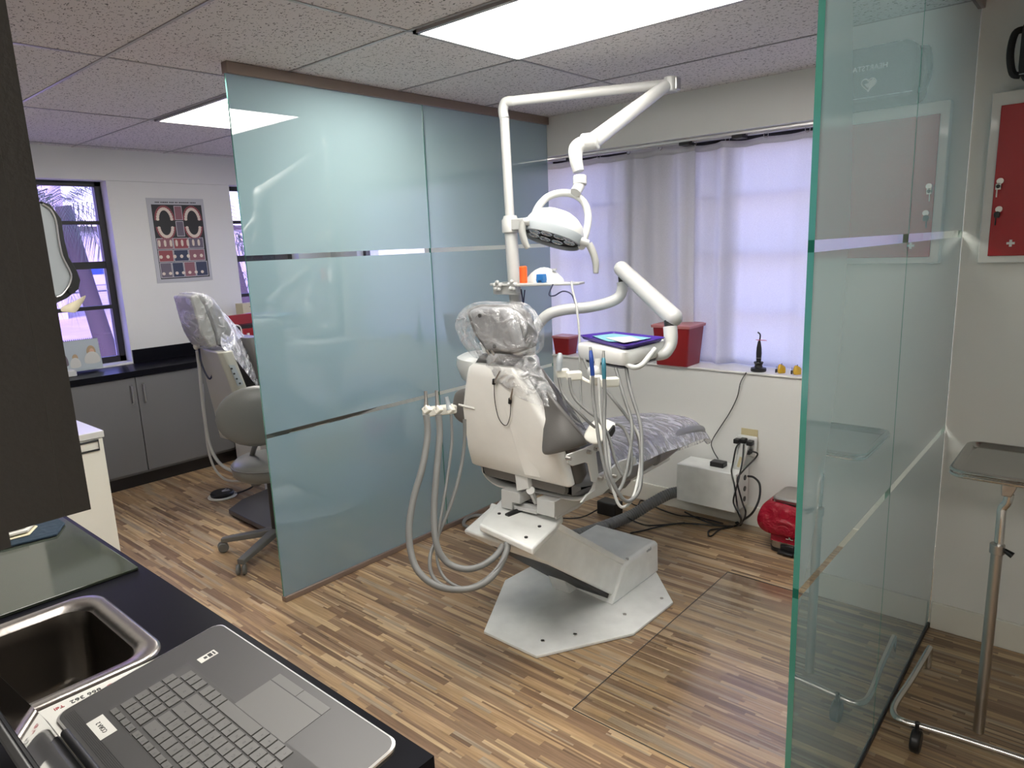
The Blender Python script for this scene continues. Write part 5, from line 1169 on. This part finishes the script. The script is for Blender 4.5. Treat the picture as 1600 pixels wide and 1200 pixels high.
# ================================================================== LEFT WALL: base cabinets, counter, poster, calendar
CF = -5.215
t = thing('base_cabinet', 'grey base cabinet run under the left window', 'cabinet', (-5.4, 1.8, 0))
obj('carcass', MB().box(XL+.001, CF-.018, .63, 3.3, .10, .810), CABG, t)
obj('plinth', MB().box(XL+.001, CF-.07, .63, 3.3, 0, .10), BLACKM, t)
for a, b, hs in ((.64, 1.26, 0), (1.265, 1.893, 1), (1.898, 2.78, -1), (2.785, 3.29, 0)):
    d = obj('door', MB().box(CF-.018, CF, a, b, .118, .806), CABG, t, bevel=.0015)
    y_ = b-.035 if hs == 1 else a+.04
    if hs: obj('handle', MB().tube([(CF, y_, .755), (CF+.022, y_, .75), (CF+.022, y_, .625), (CF, y_, .62)], .006, 8, 1), ALU, d)
t = thing('counter', 'black counter on the grey cabinets under the left window', 'counter', (-5.4, 1.8, .812))
obj('worktop', MB().box(XL+.001, CF+.015, .63, 3.3, .812, .853), COUNTER, t, bevel=.002)
obj('backsplash', MB().box(XL+.001, XL+.02, w1b+.005, w2a-.0, .853, .955), COUNTER, t, bevel=.002)
# calendar
t = thing('desk_calendar', 'spiral desk calendar with a photo of people, standing on the left window sill', 'calendar', (-5.5, 1.72, .868))
ca, cb_ = P(106, 526, X=-5.50), P(152, 528, X=-5.50); cd = P(160, 577, X=-5.50); 
yl0, yl1, zt_, zb_ = 1.50, cb_.y, cb_.z, .871
obj('page', MB().prism([(-5.50, yl0, zt_), (-5.50, yl1, zt_), (-5.47, yl1, zb_), (-5.47, yl0, zb_)], (-.004, 0, 0)), SKYB, t)
obj('back', MB().prism([(-5.504, yl0, zt_), (-5.504, yl1, zt_), (-5.56, yl1, zb_), (-5.56, yl0, zb_)], (-.003, 0, 0)), PAPER, t)
sp = MB()
for i in range(22): y = yl0+.01+(yl1-yl0-.02)*i/21; sp.torus((-5.502, y, zt_+.002), .006, .0012, (0, 1, 0), seg=10)
o_ = obj('spiral', sp, BLACK, t)
H = zt_-zb_
def cal(y, v, rx, rz, m, name): 
    x = -5.47-.03*v+.0015
    obj(name, MB().ell((x, y, zb_+H*v), (.002, rx, rz), seg=18, rg=10), m, t)
cal(yl1-.060, .30, .052, .062, PAPER, 'picture_shirt'); cal(yl1-.058, .58, .030, .045, HAIR, 'picture_hair'); cal(yl1-.056, .56, .020, .034, SKIN, 'picture_face')
cal(yl1-.17, .22, .035, .05, PAPER, 'picture_shirt'); cal(yl1-.165, .45, .018, .024, HAIR, 'picture_hair')
cal(yl1-.25, .30, .040, .075, GREYP, 'picture_shirt'); cal(yl1-.25, .60, .020, .028, SKIN, 'picture_face')
tag(obj('tissue_box', MB().loft([[V(-5.42+u, 1.50+v, z) for u, v in rrect(.05, .09, .02)] for z in (.8535, .895)]), WHITE, bevel=.004), 'white box lying on the counter below the calendar', 'box')
# poster
t = thing('dental_poster', 'dental anatomy poster with tooth pictures on black, on the left wall', 'poster', (XL+.004, 2.5, 1.45))
pa, pb_, pc_, pd = P(226, 309, X=XL), P(316, 311, X=XL), P(333, 438, X=XL), P(247, 442, X=XL)
py0, py1, pz0, pz1 = (pa.y+pd.y)/2, (pb_.y+pc_.y)/2, (pd.z+pc_.z)/2, (pa.z+pb_.z)/2
PX = XL+.0205 if pz1 > 2.19 else XL
obj('sheet', MB().box(XL+.001, XL+.004, py0, py1, pz0, pz1), mat('poster_paper', (.50, .50, .52), .3), t)
Wp, Hp = py1-py0, pz1-pz0
def pq(name, u0, u1, v0, v1, m, d=.0045): return obj(name, MB().box(XL+.004, XL+d, py0+Wp*u0, py0+Wp*u1, pz0+Hp*v0, pz0+Hp*v1), m, t)
tl = MB(); rnd = random.Random(3); u = .14
while u < .86: w = rnd.uniform(.012, .03); tl.box(XL+.004, XL+.0047, py0+Wp*u, py0+Wp*(u+w), pz0+Hp*.945, pz0+Hp*.957); u += w+(.006 if rnd.random() > .2 else .02)
obj('title_print', tl, INK, t)
pq('black_panel', .07, .95, .045, .925, INK, .0046)
PW = mat('picture_white', (.60, .58, .60), .6)
def pic(u0, u1, v0, v1, m):
    pq('picture_border', u0-.009, u1+.009, v0-.006, v1+.006, PW, .0050); return pq('picture', u0, u1, v0, v1, m, .0054)
def arch(uc, vc, ru, rv, up):
    g_ = MB(); 
    a0, a1 = (0, PI) if up else (PI, 2*PI)
    pts = [V(XL+.0052, py0+Wp*(uc+ru*math.cos(a0+(a1-a0)*i/20)), pz0+Hp*(vc+rv*math.sin(a0+(a1-a0)*i/20))) for i in range(21)]
    for i in range(20):
        d0 = (pts[i+1]-pts[i]).normalized(); n_ = V(0, -d0.z, d0.y)*.017
        g_.add([pts[i]-n_, pts[i]+n_, pts[i+1]+n_, pts[i+1]-n_], [(0, 1, 2, 3)])
    obj('gum_arch', g_, GUM, t)
    e_ = MB()
    for i in range(14): a = a0+(a1-a0)*(i+.5)/14; e_.ell((XL+.0056, py0+Wp*(uc+ru*.9*math.cos(a)), pz0+Hp*(vc+rv*.9*math.sin(a))), (.0008, .012, .012), seg=8, rg=6)
    obj('tooth_row', e_, TOOTH, t)
for uc in (.27, .76): arch(uc, .74, .135, .15, True); arch(uc, .665, .13, .13, False)
pic(.46, .58, .75, .905, PINKP); pic(.46, .58, .555, .725, GREYP)
for u0, u1, m_ in ((.09, .35, PINKP), (.375, .62, GUM), (.645, .90, GREYP)): pic(u0, u1, .405, .525, m_)
for u0, u1, m_ in ((.09, .33, GUM), (.355, .60, BLUEP), (.625, .90, PINKP)): pic(u0, u1, .255, .385, m_)
for u0, u1, m_ in ((.09, .275, GREYP), (.30, .485, BLUEP), (.51, .695, PINKP), (.72, .92, BLUEP)): pic(u0, u1, .065, .235, m_)
e_ = MB()
rnd = random.Random(5)
for v in (.47, .46, .48): 
    for k in range(8): e_.ell((XL+.0058, py0+Wp*(.12+.10*k), pz0+Hp*v), (.0006, .010, .020), seg=8, rg=5)
for k in range(7): e_.ell((XL+.0058, py0+Wp*(.12+.12*k), pz0+Hp*.31), (.0006, .013, .014), seg=8, rg=5)
for k in range(7): e_.ell((XL+.0058, py0+Wp*(.13+.115*k), pz0+Hp*.11), (.0006, .013, .012), seg=8, rg=5)
obj('picture_teeth', e_, TOOTH, t)

# ================================================================== SECOND DENTAL CHAIR (left bay)
c2x = -4.22
t = thing('dental_chair', 'second dental chair with beige back, seen behind the stool in the left bay', 'dental chair', (c2x, 2.35, 0))
BE = mat('beige_shell', (.42, .41, .355), .4, bump=.04, bscale=120)
Lx, Rx = -4.42, -4.06
rowL = [(310, 546), (322, 600), (335, 650), (344, 690)]; rowR = [(338, 546), (360, 600), (380, 650), (394, 690)]
rings = []
for (l, r_) in zip(rowL, rowR):
    a, b = P(*l, X=Lx), P(*r_, X=Rx); b.z = (a.z+b.z)/2; a.z = b.z
    rings.append([a, b, b+V(.03, .03, 0), b+V(.03, .085, .0), a+V(-.0, .12, 0)])
obj('backrest_shell', MB().loft(rings), BE, t, bevel=.010, seg=3)
for k in (0,):
    a = [P(*q, X=Rx+.034) for q in ((357, 570), (366, 570), (380, 600), (371, 603))]; pn = obj('control_panel', MB().prism(a, (.004, 0, 0)), GASKET, t)
    for q in ((362, 576), (366, 584), (370, 592), (375, 599)): p = P(*q, X=Rx+.04); obj('button', MB().cyl(p-V(.003, 0, 0), p+V(.002, 0, 0), .006, seg=10), INK, pn)
obj('seat', MB().loft([[V(c2x+a, y, z+b) for a, b in rrect(.25, .07, .04)] for y, z in ((2.16, .56), (2.30, .55), (2.9, .55), (3.3, .60))]), DGREY, t)
cu = MB(); rings = []
for y, z, w in ((2.20, 1.12, .17), (2.22, 1.0, .21), (2.24, .85, .24), (2.27, .70, .25)): rings.append([V(c2x+a, y+.0+b, z) for a, b in rrect(w, .05, .04)])
obj('backrest_cushion', MB().loft(rings), DGREY, t)
h2 = [P(q[0]+8, q[1], X=-4.10) for q in ((290, 464), (300, 459), (312, 478), (328, 520), (332, 540), (320, 543), (306, 520))]
obj('headrest', MB().prism(h2, (-.24, 0, 0)), mat('headrest_plate_grey', (.30, .295, .28), .4), t, bevel=.010)
h3 = [P(q[0]+8, q[1], X=-4.09) for q in ((301, 458), (318, 461), (336, 480), (355, 514), (353, 528), (334, 541), (329, 520), (313, 478))]; obj('headrest_cushion', MB().prism(h3, (-.27, 0, 0)), MGREY, t, bevel=.015)
h2 = [P(q[0]+8, q[1], X=-4.10) for q in ((286, 464), (300, 455), (320, 458), (338, 478), (356, 514), (356, 532), (336, 546), (316, 546), (300, 522))]
hc = sum(h2, V(0, 0, 0))/len(h2); rings = []
for k, d in ((.7, .05), (.94, .02), (.98, -.08), (.96, -.20), (.75, -.25)):
    r2, _ = smooth_path([hc+(p-hc)*k+V(d, 0, 0) for p in h2], [0]*len(h2), 3, True); rings.append([shell_blob(p, .02, 12, 9) for p in r2])
obj('headrest_cover', MB().loft(rings), WRAP, t, sub=1, ang=180)
ct = [[P(335, 478, X=-4.2), P(352, 512, X=-4.1), P(340, 540, X=-4.05)], [P(352, 490, X=-4.2), P(372, 525, X=-4.1), P(362, 555, X=-4.03)], [P(378, 525, X=-4.2), P(395, 555, X=-4.1), P(385, 585, X=-4.03)], [P(405, 545, X=-4.2), P(425, 590, X=-4.1), P(410, 620, X=-4.03)], [P(440, 590, X=-4.2), P(450, 630, X=-4.1), P(440, 660, X=-4.05)]]
obj('backrest_cover', MB().grid([[shell_blob(p, .02, 12, 4) for p in r] for r in ct]), WRAPT, t, solid=.001, sub=2, ang=80)
obj('pedestal', MB().box(c2x-.12, c2x+.12, 2.30, 2.60, .0, .48), OLDW, t, bevel=.02)
obj('base_plate', MB().prism([P(*q, Z=.045) for q in ((357, 796), (378, 780), (433, 757), (470, 755), (500, 800), (416, 825))], (0, 0, -.03)), mat('dark_plate', (.045, .045, .055), .35), t, bevel=.003)
obj('plate_pad', MB().prism([P(*q, Z=.013) for q in ((375, 798), (388, 785), (470, 765), (480, 800), (430, 815))], (0, 0, -.012)), BLACK, t)
t = thing('hanging_hose', 'pale hose hanging along the back of the second dental chair', 'hose', P(312, 700, X=-4.45))
obj('tube', MB().tube([P(*q) for q in []] or [P(q[0], q[1], X=q[2]) for q in ((308, 548, -4.40), (312, 580, -4.42), (318, 640, -4.45), (326, 690, -4.45), (340, 720, -4.4), (360, 735, -4.3), (378, 738, -4.2))], .011, 10, 6), TUBEL, t)
obj('valve', MB().ell(P(307, 541, X=-4.40), (.02, .02, .025), seg=14, rg=8).cyl(P(305, 532, X=-4.40), P(307, 541, X=-4.4), .010), CREAM, t)
t = thing('hanging_hose', 'thin dark blue cord drooping on the back of the second dental chair', 'cord', P(325, 560, X=-4.3))
obj('tube', MB().tube([P(q[0], q[1], X=q[2]) for q in ((311, 545, -4.38), (314, 565, -4.36), (321, 583, -4.34), (328, 592, -4.32), (333, 580, -4.30), (332, 560, -4.28), (329, 543, -4.28))], .006, 8, 6), NAVY, t)
t = thing('hanging_hose', 'second pale hose reaching the floor behind the stool seat', 'hose', P(340, 700, X=-4.5))
obj('tube', MB().tube([P(q[0], q[1], X=q[2]) for q in ((316, 600, -4.48), (322, 680, -4.48), (332, 725, -4.45), (350, 748, -4.4), (372, 752, -4.3), (385, 750, -4.2))], .008, 10, 6), TUBEL, t)
# foot control
p = P(348, 776, Z=0); t = thing('foot_control', 'round black foot pedal with a pale rim on the floor of the left bay', 'foot pedal', p)
obj('rim', MB().lathe([(0, 0), (.092, 0), (.096, .006), (.09, .012), (0, .012)], p+V(0, 0, .001)), CREAM, t)
obj('pedal', MB().lathe([(.075, .012), (.078, .03), (.07, .038), (0, .038)], p), BLACK, t)
for a in (-.5, 0, .5): obj('mark', MB().cyl(p+V(math.sin(a)*.01, 0, .0385), p+V(math.sin(a)*.055, math.cos(a)*.05, .0385), .0025, seg=6), LOGO, t)
obj('cord', MB().tube([p+V(.04, .07, .012), P(372, 770, Z=.01), P(392, 762, Z=.01), P(405, 750, Z=.01)], .006, 8, 5), BLACK, t)
# stool
sx_, sy2 = -3.42, 1.86
t = thing('assistant_stool', 'grey rolling stool with round backrest, beside the left glass partition', 'stool', (sx_, sy2, 0))
bc2 = P(402, 650, X=-3.35); nrm = V(.85, -.5, .12).normalized()
obj('backrest', MB().ell(bc2, (.205, .160, .045), axes(nrm, V(.5, .85, 0))), STOOLG, t)
sc_ = P(432, 715, X=-3.42)
obj('seat', MB().lathe([(0, -.085), (.17, -.08), (.19, -.06), (.195, -.02), (.19, .0), (.17, .018), (.10, .03), (0, .032)], V(sx_, sy2, sc_.z)), STOOLG, t)
obj('seat_seam', MB().torus(V(sx_, sy2, sc_.z-.012), .1945, .004, (0, 0, 1)), DGREY, t)
obj('back_post', MB().tube([bc2+V(-.02, .02, -.10), P(393, 715, X=-3.5), P(396, 757, X=-3.5), V(sx_-.02, sy2, sc_.z-.095)], .014, 10, 3), DGREY, t)
obj('gas_lift', MB().cyl((sx_, sy2, .10), (sx_, sy2, sc_.z-.08), .025), BLACKM, t)
for k in range(5):
    a = math.atan2(1.573-sy2, -3.298-sx_) + k*2*PI/5; e = V(sx_+math.cos(a)*.31, sy2+math.sin(a)*.31, .07)
    lg_ = obj('leg', MB().loft([[V(sx_, sy2, .115)+V(-math.sin(a), math.cos(a), 0)*u*1.1+V(0, 0, v) for u, v in rrect(.025, .02, .008)], [e+V(-math.sin(a), math.cos(a), 0)*u*.8+V(0, 0, v*.7) for u, v in rrect(.025, .02, .008)]]), STOOLG, t)
    d = V(-math.sin(a+.5), math.cos(a+.5), 0)
    for sgn in (-1, 1): obj('caster', MB().cyl(e+d*.007*sgn+V(0, 0, -.041), e+d*.024*sgn+V(0, 0, -.041), .0285), STOOLG, lg_, bevel=.005)
# white cart with red box behind second chair
t = thing('side_cart', 'white side unit with small chrome taps behind the second dental chair', 'cabinet', (-5.0, 2.95, 0))
zt2 = P(398, 525, X=-4.95).z
obj('body', MB().box(-5.19, -4.90, 2.55, 3.25, 0.0, zt2), WHITE, t, bevel=.01)
for i, y_ in enumerate((2.63, 2.70, 2.76)): obj('tap', MB().cyl((-4.93, y_, zt2), (-4.93, y_, zt2+.03), .010, seg=10), CREAM, t)
obj('spout', MB().tube([(-4.94, 2.52+.06, zt2), (-4.94, 2.58, zt2+.08), (-4.94, 2.53, zt2+.10), (-4.94, 2.50, zt2+.05)], .005, 8, 5), CREAM, t)
t = thing('storage_box', 'red open storage box on the white side unit in the left bay', 'box', (-5.05, 2.85, zt2))
obj('bin', MB().box(-5.15, -4.98, 2.62, 3.10, zt2+.001, zt2+.06), REDB, t, bevel=.004)
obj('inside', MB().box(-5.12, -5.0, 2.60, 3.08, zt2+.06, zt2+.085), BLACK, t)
obj('open_lid', MB().prism([V(-5.12, 2.50, zt2+.105), V(-5.13, 2.60, zt2+.155), V(-5.13, 3.10, zt2+.165), V(-5.12, 3.10, zt2+.085), V(-5.12, 2.62, zt2+.085)], (-.05, 0, 0)), REDB, t)
t = thing('carton', 'beige carton on the sill of the narrow window by the partition', 'box', (-5.5, 3.2, .87))
c_ = P(392, 490, X=-5.45)
obj('box', MB().box(-5.52, -5.40, 2.86, 3.3, .953, 1.235), BEIGE, t, bevel=.003)
text('print', 'THE', .05, (-5.397, 2.96, 1.19), (0, 1, 0), (0, 0, 1), INK, t)
obj('stand', MB().box(-5.55, -5.38, 2.84, 3.3, .854, .952), BLACKM, t)
